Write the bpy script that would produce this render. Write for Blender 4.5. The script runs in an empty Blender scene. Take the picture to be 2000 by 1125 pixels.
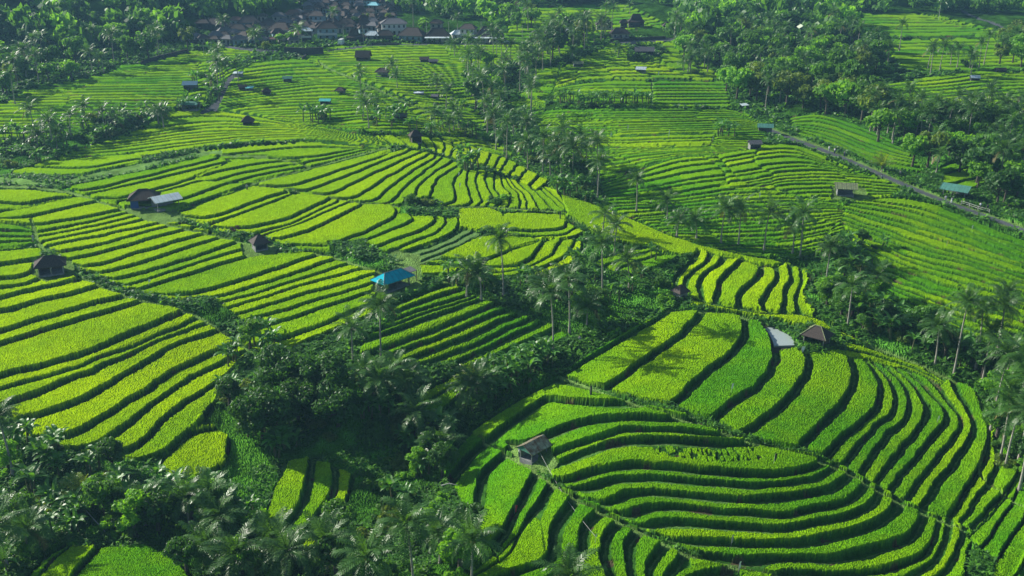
import bpy, math, random
import numpy as np
from mathutils import Vector, Matrix

# ---------------------------------------------------------------- camera, sky, sun, exposure
PITCH = math.radians(21.0)
CAMZ = 77.0
FPX = 2000.0
sc = bpy.context.scene
COL = sc.collection
cam_d = bpy.data.cameras.new("camera")
cam_d.sensor_width = 36.0
cam_d.lens = 36.0
cam_d.clip_start = 0.5
cam_d.clip_end = 9000.0
cam = bpy.data.objects.new("camera", cam_d)
COL.objects.link(cam)
cam.location = (0, 0, CAMZ)
cam.rotation_euler = (math.pi / 2 - PITCH, 0, 0)
sc.camera = cam

SUN_EL = math.radians(30.0)
SUN_DIR = Vector((-0.88, 0.47, 0)).normalized()      # horizontal direction towards the sun
w = bpy.data.worlds.new("World")
sc.world = w
w.use_nodes = True
nt = w.node_tree
nt.nodes.clear()
sky = nt.nodes.new("ShaderNodeTexSky")
sky.sky_type = 'NISHITA'
sky.sun_disc = False
sky.sun_elevation = SUN_EL
sky.sun_rotation = math.atan2(SUN_DIR.x, SUN_DIR.y)
bg = nt.nodes.new("ShaderNodeBackground")
bg.inputs["Strength"].default_value = 0.052
wo = nt.nodes.new("ShaderNodeOutputWorld")
nt.links.new(sky.outputs[0], bg.inputs[0])
nt.links.new(bg.outputs[0], wo.inputs[0])
sl = bpy.data.lights.new("sun", 'SUN')
sl.energy = 5.0
sl.angle = math.radians(0.5)
sl.color = (1.0, 0.95, 0.84)
sun = bpy.data.objects.new("sun", sl)
COL.objects.link(sun)
sun.location = (-200, 100, 200)
sd = Vector((SUN_DIR.x * math.cos(SUN_EL), SUN_DIR.y * math.cos(SUN_EL), math.sin(SUN_EL)))
sun.rotation_euler = sd.to_track_quat('Z', 'Y').to_euler()
vs = sc.view_settings
vs.view_transform = 'Standard'
vs.look = 'None'
vs.gamma = 1.0
vs.exposure = 0.92
sc.cycles.max_bounces = 5
sc.cycles.diffuse_bounces = 2
sc.cycles.glossy_bounces = 2
sc.cycles.transmission_bounces = 3
sc.cycles.volume_bounces = 0
sc.cycles.transparent_max_bounces = 6

rng = np.random.default_rng(7)
RND = random.Random(11)

# ---------------------------------------------------------------- maths of the lay of the land
CP, SP = math.cos(PITCH), math.sin(PITCH)


def project(x, y, z):
    dz = z - CAMZ
    dep = y * CP - dz * SP
    return 1000 + FPX * x / dep, 562.5 - FPX * (y * SP + dz * CP) / dep


def ray(u, v):
    a = (u - 1000) / FPX
    b = (562.5 - v) / FPX
    return a, CP + b * SP, -SP + b * CP


def hash2(i, j, s=0):
    h = (i.astype(np.int64) * 374761393 + j.astype(np.int64) * 668265263 + s * 974634777) & 0x7fffffff
    h = ((h ^ (h >> 13)) * 1274126177) & 0x7fffffff
    h = h ^ (h >> 16)
    return (h & 0xffff) / 65535.0


def vnoise(x, y, s=0):
    xi = np.floor(x); yi = np.floor(y)
    fx = x - xi; fy = y - yi
    fx = fx * fx * (3 - 2 * fx); fy = fy * fy * (3 - 2 * fy)
    a = hash2(xi, yi, s); b = hash2(xi + 1, yi, s)
    c = hash2(xi, yi + 1, s); d = hash2(xi + 1, yi + 1, s)
    return (a + (b - a) * fx) * (1 - fy) + (c + (d - c) * fx) * fy


def flat_hit(u, v):
    """where a sight line meets the unrelieved slope (only used to lay out the valleys)"""
    a, dy, dz = ray(u, v)
    t = 200.0
    for _ in range(60):
        z = slope0(np.array([a * t]), np.array([dy * t]))[0]
        t = 0.5 * t + 0.5 * (z - CAMZ) / dz
    return a * t, dy * t


def slope0(x, y):
    z = np.where(y < 270, 0.06 * (y - 130), 8.4 + 0.035 * (y - 270))
    # hills at the back
    edge = np.interp(x, [-420, -330, -200, -140, -60, 0, 60, 140, 200, 300, 420],
                     [250, 300, 400, 470, 560, 600, 600, 590, 560, 640, 680])
    z = z + np.maximum(0, y - edge) * 0.16
    return z


VALLEYS = [  # pixels on the photograph, depth in metres, half width in metres
    ([(430, 690), (600, 780), (750, 800), (870, 770), (960, 735)], 4.5, 11),
    ([(1010, 720), (1080, 690), (1200, 620), (1230, 520)], 1.5, 10),
    ([(-60, 930), (250, 960), (500, 970), (700, 960), (860, 880)], 5.0, 12),
    ([(940, 150), (985, 260), (1100, 340), (1180, 405), (1330, 460), (1560, 540), (1600, 610), (1750, 670),
      (1900, 745), (1960, 860)], 6.0, 18),
    ([(1420, 110), (1500, 200), (1750, 270), (2040, 340)], 5.0, 25),
    ([(0, 320), (120, 290), (300, 245), (400, 215)], 2.5, 14),
]
RIDGES = [([(760, 262), (930, 300), (1080, 370), (1200, 430), (1330, 470), (1480, 545), (1560, 620)], 3.0, 12),
          ([(1150, 800), (1300, 860), (1420, 900)], 1.5, 16)]
VW = [([flat_hit(*p) for p in pl], d, wd) for pl, d, wd in VALLEYS]
RW = [([flat_hit(*p) for p in pl], d, wd) for pl, d, wd in RIDGES]


def pdist2(x, y, pl):
    best = np.full(x.shape, 1e12)
    for (ax, ay), (bx, by) in zip(pl[:-1], pl[1:]):
        vx, vy = bx - ax, by - ay
        t = np.clip(((x - ax) * vx + (y - ay) * vy) / (vx * vx + vy * vy + 1e-9), 0, 1)
        best = np.minimum(best, (x - ax - t * vx) ** 2 + (y - ay - t * vy) ** 2)
    return best


def base(x, y):
    x = np.asarray(x, dtype=float); y = np.asarray(y, dtype=float)
    z = slope0(x, y)
    for pl, d, wd in VW:
        z = z - d * np.exp(-pdist2(x, y, pl) / (2 * wd * wd))
    for pl, d, wd in RW:
        z = z + d * np.exp(-pdist2(x, y, pl) / (2 * wd * wd))
    z = z + 2.2 * (vnoise(x / 55 + 3.3, y / 55 + 1.7, 5) - 0.5)
    return z


def ground(u, v, lift=0.0):
    """photograph pixel -> point of the land (first hit of the sight line)"""
    a, dy, dz = ray(u, v)
    ts = np.concatenate([np.arange(60, 400, 1.0), np.arange(400, 1500, 4.0)])
    zz = base(a * ts, dy * ts) + lift - (CAMZ + dz * ts)
    k = np.argmax(zz > 0)
    if zz[k] <= 0:
        k = len(ts) - 1
    lo, hi = ts[max(k - 1, 0)], ts[k]
    for _ in range(14):
        m = 0.5 * (lo + hi)
        if base(a * m, dy * m) + lift - (CAMZ + dz * m) > 0:
            hi = m
        else:
            lo = m
    return Vector((a * hi, dy * hi, CAMZ + dz * hi - lift))


def ppm(p):
    """pixels per metre of height at a point"""
    return FPX * CP / (p.y * CP - (p.z - CAMZ) * SP)
# ---------------------------------------------------------------- terraces: guide lines read off the photograph
# each patch: (tone, blocks, [ (guide polyline, number of terraces down to the next guide), ... ])
# tone: 0 fresh green .. 1 yellow green ; guides run along the terrace edges, from the upper edge downhill
P = []


def patch(tone, blocks, *g, **k):
    P.append((tone, blocks, g, k))


# far top meadow
patch(.35, 3, ([(985, 16), (1100, 11), (1225, 10)], 8), ([(1000, 68), (1150, 64), (1300, 46)], 0), fade=1)
patch(.3, 2, ([(990, 62), (1060, 58), (1150, 57)], 3), ([(980, 78), (1080, 77), (1180, 76)], 0))
patch(.5, 1, ([(392, 118), (414, 117), (440, 116)], 3), ([(390, 140), (402, 138), (416, 136)], 7), ([(360, 204), (375, 200), (396, 198)], 0))
patch(.5, 1, ([(862, 262), (910, 262), (960, 272)], 3), ([(935, 288), (970, 292), (1000, 300)], 0))
patch(.4, 2, ([(1010, 84), (1070, 83), (1140, 84)], 5), ([(975, 122), (1030, 118), (1070, 112)], 0))
patch(.4, 1, ([(1050, 130), (1072, 128), (1092, 128)], 6), ([(1020, 182), (1050, 184), (1075, 186)], 0))
# upper right fields
patch(.3, 2, ([(1650, 28), (1800, 24), (1850, 36)], 7), ([(1690, 66), (1800, 68), (1970, 64)], 0))
patch(.35, 3, ([(1715, 78), (1850, 74), (2000, 72)], 9), ([(1770, 132), (1880, 134), (2000, 130)], 0))
patch(.45, 3, ([(1690, 168), (1760, 156), (1850, 148), (1920, 136), (2000, 140)], 7),
      ([(1710, 190), (1800, 196), (1900, 190), (2000, 180)], 6), ([(1800, 226), (1900, 232), (2000, 236)], 0))
patch(.2, 4, ([(1545, 226), (1600, 216), (1680, 240), (1760, 276)], 7),
      ([(1560, 256), (1640, 280), (1700, 310), (1760, 326), (1800, 330)], 0))
patch(.4, 1, ([(1840, 322), (1900, 300), (1930, 330)], 3), ([(1850, 372), (1880, 372), (1930, 350)], 0))
# upper middle hill
patch(.55, 2, ([(1240, 80), (1290, 77), (1320, 80)], 6), ([(1280, 140), (1330, 138), (1400, 146)], 0))
patch(.7, 4, ([(1190, 88), (1250, 80), (1296, 77)], 3), ([(1150, 108), (1200, 102), (1290, 98)], 4),
      ([(1100, 130), (1190, 122), (1290, 122)], 4), ([(1085, 165), (1130, 150), (1270, 148), (1390, 150)], 0))
patch(.45, 1, ([(1090, 168), (1160, 156), (1272, 157)], 7), ([(1075, 190), (1150, 198), (1272, 203)], 0))
patch(.3, 1, ([(1278, 156), (1340, 155), (1416, 157)], 8), ([(1278, 205), (1340, 206), (1425, 204)], 0))
patch(.35, 2, ([(1040, 215), (1100, 208), (1280, 210), (1430, 208), (1460, 222)], 10),
      ([(1062, 258), (1200, 256), (1400, 250), (1500, 250)], 7),
      ([(1062, 290), (1200, 290), (1420, 280), (1480, 282)], 7),
      ([(1170, 346), (1240, 334), (1320, 304), (1400, 296)], 0))
patch(.75, 1, ([(1062, 262), (1250, 261), (1400, 256)], 3), ([(1065, 281), (1250, 282), (1390, 277)], 0))
patch(.35, 2, ([(1000, 190), (1030, 186), (1062, 196)], 7), ([(1000, 222), (1030, 222), (1062, 214)], 0))
# shaded bowl, right middle
patch(.45, 2, ([(1395, 297), (1480, 283), (1545, 279), (1600, 300), (1665, 330)], 6),
      ([(1440, 350), (1520, 336), (1600, 330), (1700, 338)], 3),
      ([(1450, 362), (1560, 348), (1680, 352), (1760, 362)], 4),
      ([(1460, 396), (1580, 382), (1690, 384), (1740, 376)], 0))
patch(.3, 3, ([(1175, 352), (1270, 318), (1330, 300), (1400, 299)], 6),
      ([(1180, 382), (1300, 376), (1370, 362), (1450, 352)], 5),
      ([(1190, 416), (1330, 405), (1450, 392), (1560, 384), (1640, 392)], 8),
      ([(1300, 452), (1420, 455), (1540, 455), (1660, 424)], 6),
      ([(1400, 482), (1480, 492), (1560, 496), (1620, 480)], 0))
# right hand field below the road
patch(.4, 3, ([(1690, 380), (1800, 384), (1900, 425), (2000, 464)], 4),
      ([(1650, 400), (1750, 425), (1870, 462), (2000, 506)], 4),
      ([(1645, 428), (1720, 455), (1790, 487), (1900, 512), (2000, 545)], 6),
      ([(1712, 526), (1800, 560), (1900, 592), (2000, 622)], 5),
      ([(1700, 560), (1760, 598), (1880, 655), (2000, 690)], 0))
# top left fields
patch(.5, 2, ([(385, 98), (430, 92), (490, 96)], 5), ([(280, 124), (380, 118), (470, 116)], 0))
patch(.45, 2, ([(240, 128), (300, 122), (382, 120)], 4), ([(210, 143), (300, 141), (388, 138)], 6),
      ([(60, 172), (200, 171), (365, 168)], 5), ([(10, 200), (150, 198), (350, 198)], 6),
      ([(0, 238), (100, 236), (205, 234)], 4), ([(0, 264), (60, 262), (120, 256)], 0))
patch(.5, 3, ([(470, 108), (440, 118), (415, 130)], 5), ([(470, 140), (440, 152), (418, 160)], 0))
# the middle upper ridge, two sides of a diagonal path
patch(.45, 3, ([(492, 124), (560, 116), (622, 116)], 5), ([(442, 166), (540, 152), (690, 146)], 4),
      ([(432, 186), (560, 172), (640, 160), (742, 172)], 4), ([(428, 208), (500, 196), (640, 190), (790, 196)], 4),
      ([(500, 218), (620, 214), (720, 204), (850, 222)], 4), ([(540, 230), (650, 238), (730, 226), (890, 244)], 3),
      ([(640, 242), (760, 252), (860, 250), (930, 262)], 0))
patch(.55, 4, ([(578, 100), (650, 92), (740, 86), (900, 84), (1060, 84)], 4),
      ([(600, 112), (700, 108), (860, 102), (1040, 108)], 4), ([(622, 124), (740, 130), (860, 122), (960, 120)], 5),
      ([(690, 142), (780, 152), (860, 146), (930, 142)], 5), ([(770, 174), (840, 178), (900, 172), (945, 166)], 4),
      ([(820, 196), (870, 204), (920, 200), (950, 196)], 0))
patch(.5, 2, ([(790, 206), (850, 200), (920, 212)], 5), ([(860, 238), (920, 244), (960, 236)], 0))
# long ridge left of centre
patch(.75, 2, ([(345, 212), (430, 211), (480, 220), (560, 234), (640, 246), (730, 262)], 3),
      ([(250, 262), (330, 250), (437, 236), (500, 242), (575, 240), (670, 254), (740, 268)], 4),
      ([(150, 290), (240, 284), (342, 268), (500, 255), (600, 253), (690, 264), (755, 274)], 3),
      ([(115, 307), (225, 308), (357, 288), (430, 277), (500, 270), (620, 266), (760, 280)], 0))
patch(.65, 1, ([(115, 308), (180, 300), (260, 296)], 1), ([(65, 322), (170, 326), (230, 313), (280, 305)], 1),
      ([(25, 333), (140, 338), (172, 330), (235, 318)], 0))
patch(.6, 1, ([(388, 292), (500, 280), (620, 274), (740, 283)], 1), ([(422, 300), (510, 289), (620, 280), (740, 286)], 1),
      ([(500, 303), (595, 306), (660, 294), (715, 280)], 1), ([(592, 315), (640, 305), (700, 291), (752, 281)], 1),
      ([(605, 321), (660, 308), (720, 294), (775, 281)], 0))
patch(.7, 1, ([(355, 330), (420, 308), (500, 304), (560, 306)], 1), ([(355, 337), (385, 341), (440, 328), (520, 312), (595, 308)], 1),
      ([(392, 345), (422, 348), (480, 331), (560, 318)], 1), ([(424, 349), (450, 352), (520, 333), (600, 322)], 1),
      ([(440, 364), (475, 357), (540, 342), (607, 326)], 0))
# long strips on the left, above the second canal
patch(.65, 1, ([(140, 356), (220, 340), (320, 318), (400, 298)], 1), ([(140, 366), (170, 370), (300, 336), (425, 306)], 1),
      ([(172, 374), (300, 345), (450, 310)], 1), ([(178, 381), (225, 387), (300, 368), (372, 345)], 1),
      ([(228, 389), (300, 372), (392, 347)], 1), ([(240, 400), (300, 400), (350, 387), (450, 353)], 1),
      ([(320, 410), (345, 404), (475, 360), (500, 352)], 0))
patch(.85, 1, ([(340, 412), (475, 361), (560, 343)], 1), ([(352, 416), (400, 427), (500, 391), (558, 370)], 1),
      ([(410, 432), (500, 401), (562, 376)], 1), ([(412, 438), (470, 445), (550, 429), (625, 394), (650, 380)], 1),
      ([(500, 451), (560, 436), (657, 388)], 1), ([(512, 454), (600, 425), (680, 388)], 1),
      ([(530, 459), (552, 464), (625, 436), (702, 397)], 1), ([(566, 474), (640, 477), (675, 466), (762, 427), (776, 408), (765, 394)], 1),
      ([(650, 485), (715, 464), (787, 436), (806, 424), (798, 412)], 1), ([(690, 492), (742, 474), (825, 447), (851, 429), (847, 416)], 1),
      ([(720, 497), (755, 487), (850, 452), (871, 432), (869, 424)], 1), ([(740, 500), (765, 494), (875, 457), (898, 437), (893, 421)], 0))
patch(.15, 1, ([(765, 500), (880, 459), (905, 440)], 1), ([(772, 507), (875, 472), (918, 447)], 1), ([(790, 516), (850, 494), (935, 454)], 1),
      ([(790, 524), (850, 505), (900, 495)], 0), crop=.15)
patch(.95, 1, ([(900, 400), (940, 398), (975, 404), (985, 415)], 1), ([(897, 442), (940, 444), (985, 443)], 0))
patch(.95, 1, ([(935, 455), (1000, 448), (1060, 458)], 1), ([(855, 500), (900, 506), (945, 508), (1000, 482)], 1),
      ([(820, 510), (900, 512), (1000, 517), (1035, 505), (1060, 470)], 1), ([(815, 532), (900, 536), (1000, 524), (1045, 510), (1082, 490), (1093, 464)], 1),
      ([(1005, 534), (1070, 517), (1108, 492), (1122, 466)], 1), ([(1070, 527), (1110, 512), (1130, 495), (1137, 470)], 0))
patch(.9, 1, ([(985, 410), (1040, 408), (1100, 412)], 1), ([(985, 446), (1050, 447), (1100, 445), (1106, 432)], 1),
      ([(1005, 455), (1060, 456), (1108, 454), (1122, 440)], 1), ([(1050, 460), (1120, 460), (1137, 450)], 0))
# the fan
patch(.8, 1, ([(500, 350), (607, 325), (725, 293), (765, 283)], 1), ([(508, 357), (565, 362), (650, 334), (732, 306)], 1),
      ([(570, 367), (600, 369), (700, 331), (807, 286)], 1), ([(610, 373), (647, 377), (712, 342), (825, 291)], 1),
      ([(655, 382), (695, 384), (750, 344), (840, 296)], 1), ([(700, 389), (737, 389), (763, 357), (852, 300)], 1),
      ([(742, 392), (768, 392), (782, 365), (864, 303)], 1), ([(778, 397), (808, 386), (818, 350), (886, 309)], 1),
      ([(832, 392), (843, 376), (846, 350), (892, 319)], 1), ([(850, 399), (895, 392), (882, 353), (900, 328)], 1),
      ([(900, 398), (926, 393), (910, 361), (912, 331)], 1), ([(930, 396), (946, 389), (926, 358), (935, 329)], 1),
      ([(955, 392), (966, 380), (946, 353), (950, 329)], 1), ([(970, 398), (982, 388), (963, 356), (965, 333)], 1),
      ([(988, 400), (1001, 383), (981, 353), (977, 336)], 5), ([(1105, 408), (1090, 396), (1040, 350), (1000, 322)], 2),
      ([(1170, 424), (1120, 398), (1060, 352), (1005, 318)], 0))
# lobes along the crest
patch(.95, 1, ([(740, 262), (755, 268), (768, 280)], 2), ([(800, 262), (815, 272), (822, 283)], 5),
      ([(900, 272), (905, 290), (893, 306)], 5), ([(990, 308), (985, 318), (975, 330)], 4),
      ([(1070, 352), (1062, 360), (1050, 366)], 0))
patch(.85, 1, ([(1095, 372), (1200, 405), (1330, 462), (1440, 488), (1580, 514)], 1), ([(1112, 422), (1180, 458), (1260, 480), (1320, 494), (1400, 490), (1560, 532)], 0))
# wavy lobes
patch(.85, 1, ([(1313, 566), (1320, 528), (1357, 500), (1362, 484)], 1), ([(1335, 560), (1332, 538), (1352, 523), (1385, 503), (1384, 487)], 1),
      ([(1370, 578), (1357, 545), (1372, 528), (1405, 511), (1408, 497)], 1), ([(1395, 588), (1401, 545), (1420, 526), (1438, 504), (1450, 500)], 1),
      ([(1440, 596), (1432, 572), (1482, 532), (1478, 513)], 1), ([(1492, 606), (1478, 586), (1502, 558), (1518, 532), (1512, 518)], 1),
      ([(1530, 612), (1528, 580), (1532, 558), (1548, 536), (1535, 508)], 1), ([(1562, 612), (1551, 586), (1558, 560), (1566, 532), (1562, 516)], 1),
      ([(1592, 612), (1572, 586), (1568, 560), (1580, 532), (1580, 520)], 0), wide=.5)
patch(.9, 1, ([(1345, 575), (1400, 590), (1500, 606), (1590, 608), (1640, 640), (1690, 660)], 1),
      ([(1345, 588), (1450, 606), (1540, 622), (1600, 640), (1650, 655), (1692, 664)], 0))
# wide curved fields right of centre
patch(.38, 1, ([(1085, 723), (1190, 652), (1290, 600)], 1), ([(1094, 725), (1190, 665), (1298, 605)], 1),
      ([(1182, 751), (1275, 685), (1300, 669), (1346, 630), (1366, 604)], 1),
      ([(1310, 783), (1375, 723), (1430, 681), (1448, 657), (1452, 634), (1447, 611)], 1),
      ([(1390, 809), (1420, 788), (1487, 741), (1506, 711), (1511, 680), (1505, 655), (1492, 630)], 1),
      ([(1449, 838), (1500, 805), (1545, 771), (1571, 722), (1573, 700), (1563, 678)], 1),
      ([(1560, 868), (1580, 842), (1626, 800), (1661, 757), (1663, 720), (1650, 684)], 1),
      ([(1613, 882), (1650, 843), (1700, 806), (1721, 770), (1709, 727), (1683, 690)], 1),
      ([(1648, 896), (1695, 841), (1740, 801), (1751, 775), (1733, 737), (1700, 699)], 1),
      ([(1677, 913), (1730, 843), (1773, 805), (1777, 775), (1752, 733), (1712, 699)], 1),
      ([(1709, 930), (1780, 842), (1810, 812), (1808, 785), (1767, 727), (1725, 699)], 1),
      ([(1737, 946), (1825, 845), (1848, 808), (1836, 783), (1800, 745), (1755, 703)], 1),
      ([(1767, 966), (1868, 842), (1877, 812), (1840, 764), (1800, 720)], 1),
      ([(1795, 980), (1898, 845), (1897, 805), (1870, 762), (1850, 737)], 1),
      ([(1852, 1000), (1930, 880), (1934, 840), (1926, 797), (1900, 750)], 2),
      ([(1895, 1020), (1965, 950), (1990, 930)], 2), ([(1960, 1040), (2000, 990)], 0), wide=.6)
patch(.6, 1, ([(1600, 650), (1690, 668), (1790, 705), (1850, 735)], 2), ([(1660, 690), (1740, 706), (1800, 724), (1840, 742)], 0))
# small field and the big rounded terraces
patch(.28, 1, ([(895, 838), (960, 795), (1060, 738), (1095, 728), (1180, 753), (1225, 774)], 1),
      ([(942, 856), (1000, 818), (1058, 772), (1075, 771), (1150, 781), (1228, 777)], 1),
      ([(990, 872), (1035, 856), (1072, 840), (1125, 816), (1200, 808), (1275, 806), (1347, 812)], 1),
      ([(1085, 875), (1125, 862), (1175, 845), (1225, 829), (1310, 831), (1412, 838)], 1),
      ([(1072, 902), (1105, 890), (1175, 859), (1225, 850), (1300, 848), (1457, 856)], 1),
      ([(1082, 931), (1112, 931), (1150, 911), (1212, 900), (1275, 900), (1350, 908), (1500, 922), (1560, 915), (1596, 902), (1598, 890)], 1),
      ([(1115, 944), (1130, 946), (1200, 924), (1275, 923), (1375, 931), (1500, 941), (1580, 928), (1618, 910), (1626, 898)], 1),
      ([(1147, 967), (1187, 974), (1225, 951), (1300, 953), (1400, 962), (1500, 967), (1600, 951), (1642, 930), (1657, 910)], 1),
      ([(1205, 993), (1220, 999), (1250, 981), (1325, 979), (1400, 986), (1500, 997), (1600, 986), (1670, 960), (1687, 928)], 1),
      ([(1237, 1012), (1252, 1017), (1290, 1007), (1400, 1014), (1500, 1022), (1600, 1011), (1680, 986), (1708, 962), (1712, 943)], 1),
      ([(1270, 1028), (1300, 1043), (1400, 1049), (1500, 1053), (1600, 1043), (1700, 1016), (1742, 986), (1744, 960)], 1),
      ([(1372, 1072), (1440, 1084), (1537, 1083), (1650, 1076), (1750, 1049), (1787, 1030), (1796, 1008), (1792, 985)], 1),
      ([(1490, 1104), (1600, 1108), (1725, 1108), (1800, 1084), (1825, 1042), (1832, 998)], 1),
      ([(1560, 1130), (1700, 1135), (1800, 1112), (1842, 1060), (1850, 1005)], 1), ([(1700, 1160), (1830, 1125), (1870, 1070), (1880, 1020)], 1),
      ([(1840, 1160), (1890, 1110), (1900, 1030)], 0), wide=1.)
# strips running down to the lower edge
patch(.2, 1, ([(868, 880), (895, 850), (905, 838)], 1), ([(874, 930), (910, 884), (945, 856)], 1), ([(925, 1000), (930, 943), (950, 908), (985, 880)], 1),
      ([(960, 1060), (1000, 1000), (1015, 965), (1042, 922)], 1), ([(975, 1092), (1000, 1073), (1018, 1023), (1050, 968), (1070, 937)], 1),
      ([(985, 1112), (1060, 1098), (1071, 1043), (1095, 993), (1122, 961)], 1), ([(1080, 1118), (1130, 1075), (1126, 1030), (1142, 1008), (1176, 986)], 1),
      ([(1185, 1125), (1168, 1060), (1177, 1030), (1214, 1008)], 1), ([(1230, 1125), (1215, 1068), (1230, 1035), (1246, 1024)], 1),
      ([(1265, 1125), (1260, 1088), (1291, 1056)], 1), ([(1295, 1125), (1328, 1073)], 1), ([(1340, 1125), (1375, 1103), (1440, 1103)], 1),
      ([(1430, 1130), (1460, 1120), (1485, 1112)], 0), wide=.8)
patch(.25, 1, ([(1890, 1040), (1940, 1000), (1962, 962)], 2), ([(1950, 1080), (1985, 1030), (2000, 1000)], 1), ([(1980, 1125), (2000, 1080)], 0))
# slope of dark strips below the blue roof
patch(.4, 1, ([(762, 592), (820, 566), (880, 548)], 2), ([(780, 612), (850, 588), (915, 570)], 2), ([(715, 655), (812, 618), (940, 577)], 1),
      ([(700, 692), (820, 646), (965, 588)], 1), ([(765, 687), (870, 641), (985, 600)], 1), ([(778, 704), (890, 656), (1005, 608)], 1),
      ([(825, 704), (920, 666), (1035, 615)], 1), ([(885, 700), (1000, 649), (1058, 622)], 1), ([(912, 714), (1000, 672), (1085, 634)], 1),
      ([(960, 728), (1040, 690), (1110, 655)], 0), wide=.8)
patch(.6, 1, ([(812, 770), (860, 740), (905, 712)], 1), ([(808, 795), (900, 738), (935, 720)], 1), ([(835, 812), (880, 785), (925, 752)], 0))
patch(.5, 1, ([(1160, 506), (1215, 484), (1262, 478)], 3), ([(1235, 530), (1290, 512), (1318, 498)], 0))
# strips between the two canals
patch(.9, 1, ([(0, 408), (50, 396), (135, 380), (170, 375)], 1), ([(0, 422), (30, 424), (125, 403), (190, 389)], 1), ([(33, 428), (75, 438), (245, 403)], 1), ([(57, 447), (72, 451), (270, 406)], 1),
      ([(70, 457), (180, 436), (292, 411)], 1), ([(80, 466), (190, 445), (302, 419)], 1), ([(92, 475), (200, 455), (317, 429)], 1),
      ([(102, 481), (120, 491), (240, 460), (350, 431)], 1), ([(124, 498), (142, 503), (270, 468), (375, 439)], 1),
      ([(143, 509), (170, 519), (300, 480), (410, 449)], 1), ([(178, 526), (202, 531), (320, 494), (427, 459)], 1),
      ([(203, 535), (230, 544), (350, 506), (472, 465)], 1), ([(233, 549), (250, 552), (360, 515), (470, 483)], 1),
      ([(250, 555), (270, 560), (380, 526), (479, 497)], 1), ([(295, 568), (362, 574), (500, 536), (627, 489)], 1),
      ([(378, 580), (430, 574), (540, 541), (657, 501)], 1), ([(400, 594), (440, 583), (560, 548), (685, 509)], 1),
      ([(418, 606), (500, 579), (600, 548), (720, 517)], 1), ([(430, 619), (500, 597), (620, 561), (745, 526)], 1),
      ([(440, 634), (500, 617), (640, 574), (735, 545)], 1), ([(452, 650), (500, 638), (640, 592), (735, 560)], 1),
      ([(475, 672), (530, 664), (600, 640), (718, 592)], 1), ([(520, 684), (560, 676), (640, 644), (728, 607)], 0))
patch(.85, 1, ([(0, 364), (60, 364), (137, 374)], 1), ([(0, 391), (50, 394), (137, 377)], 1), ([(0, 409), (50, 399), (70, 394)], 0))
patch(.5, 1, ([(0, 430), (30, 432), (66, 443)], 1), ([(0, 445), (68, 447)], 1), ([(0, 456), (62, 457)], 1), ([(0, 468), (60, 464)], 1), ([(0, 484), (62, 472)], 0))
# the large left field
patch(1., 1, ([(0, 482), (40, 478), (75, 478)], 1), ([(0, 512), (40, 505), (80, 500)], 1), ([(0, 540), (40, 536), (70, 520)], 1), ([(0, 557), (70, 545), (80, 530)], 1), ([(0, 577), (57, 562), (152, 541)], 1),
      ([(0, 603), (162, 562), (188, 554)], 1), ([(0, 643), (110, 609), (240, 573)], 1), ([(0, 667), (130, 625), (275, 582)], 1),
      ([(0, 729), (150, 691), (260, 644), (357, 602)], 1), ([(0, 752), (110, 725), (200, 690), (300, 650), (382, 613)], 1),
      ([(15, 783), (140, 736), (225, 697), (300, 660), (400, 624)], 1),
      ([(30, 818), (130, 787), (200, 751), (262, 712), (310, 681), (370, 655), (422, 640)], 1),
      ([(60, 852), (135, 845), (200, 812), (250, 780), (312, 738), (337, 718), (457, 665)], 1),
      ([(133, 868), (195, 860), (225, 840), (262, 811), (312, 767), (362, 738), (425, 706), (485, 677)], 1),
      ([(204, 878), (240, 878), (295, 842), (320, 808), (350, 788), (430, 735), (440, 725)], 1),
      ([(268, 890), (310, 885), (362, 845), (392, 808), (415, 785)], 0), wide=.2)
patch(1.25, 1, ([(315, 895), (345, 862), (385, 835), (420, 832)], 1), ([(350, 935), (395, 930), (440, 900), (448, 850)], 0))
# lower left corner paddies
patch(.3, 1, ([(55, 1110), (90, 1075), (125, 1058)], 1), ([(62, 1125), (100, 1085), (128, 1062)], 1), ([(145, 1125), (165, 1090), (187, 1064)], 1), ([(370, 1125), (330, 1085), (290, 1066)], 0))
patch(.7, 1, ([(490, 1030), (520, 960), (548, 896)], 1), ([(530, 1045), (580, 985), (600, 940), (605, 893)], 1), ([(570, 1060), (630, 990), (648, 940), (650, 905)], 1), ([(620, 1060), (670, 1000), (688, 925)], 0), wide=.4)

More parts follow.
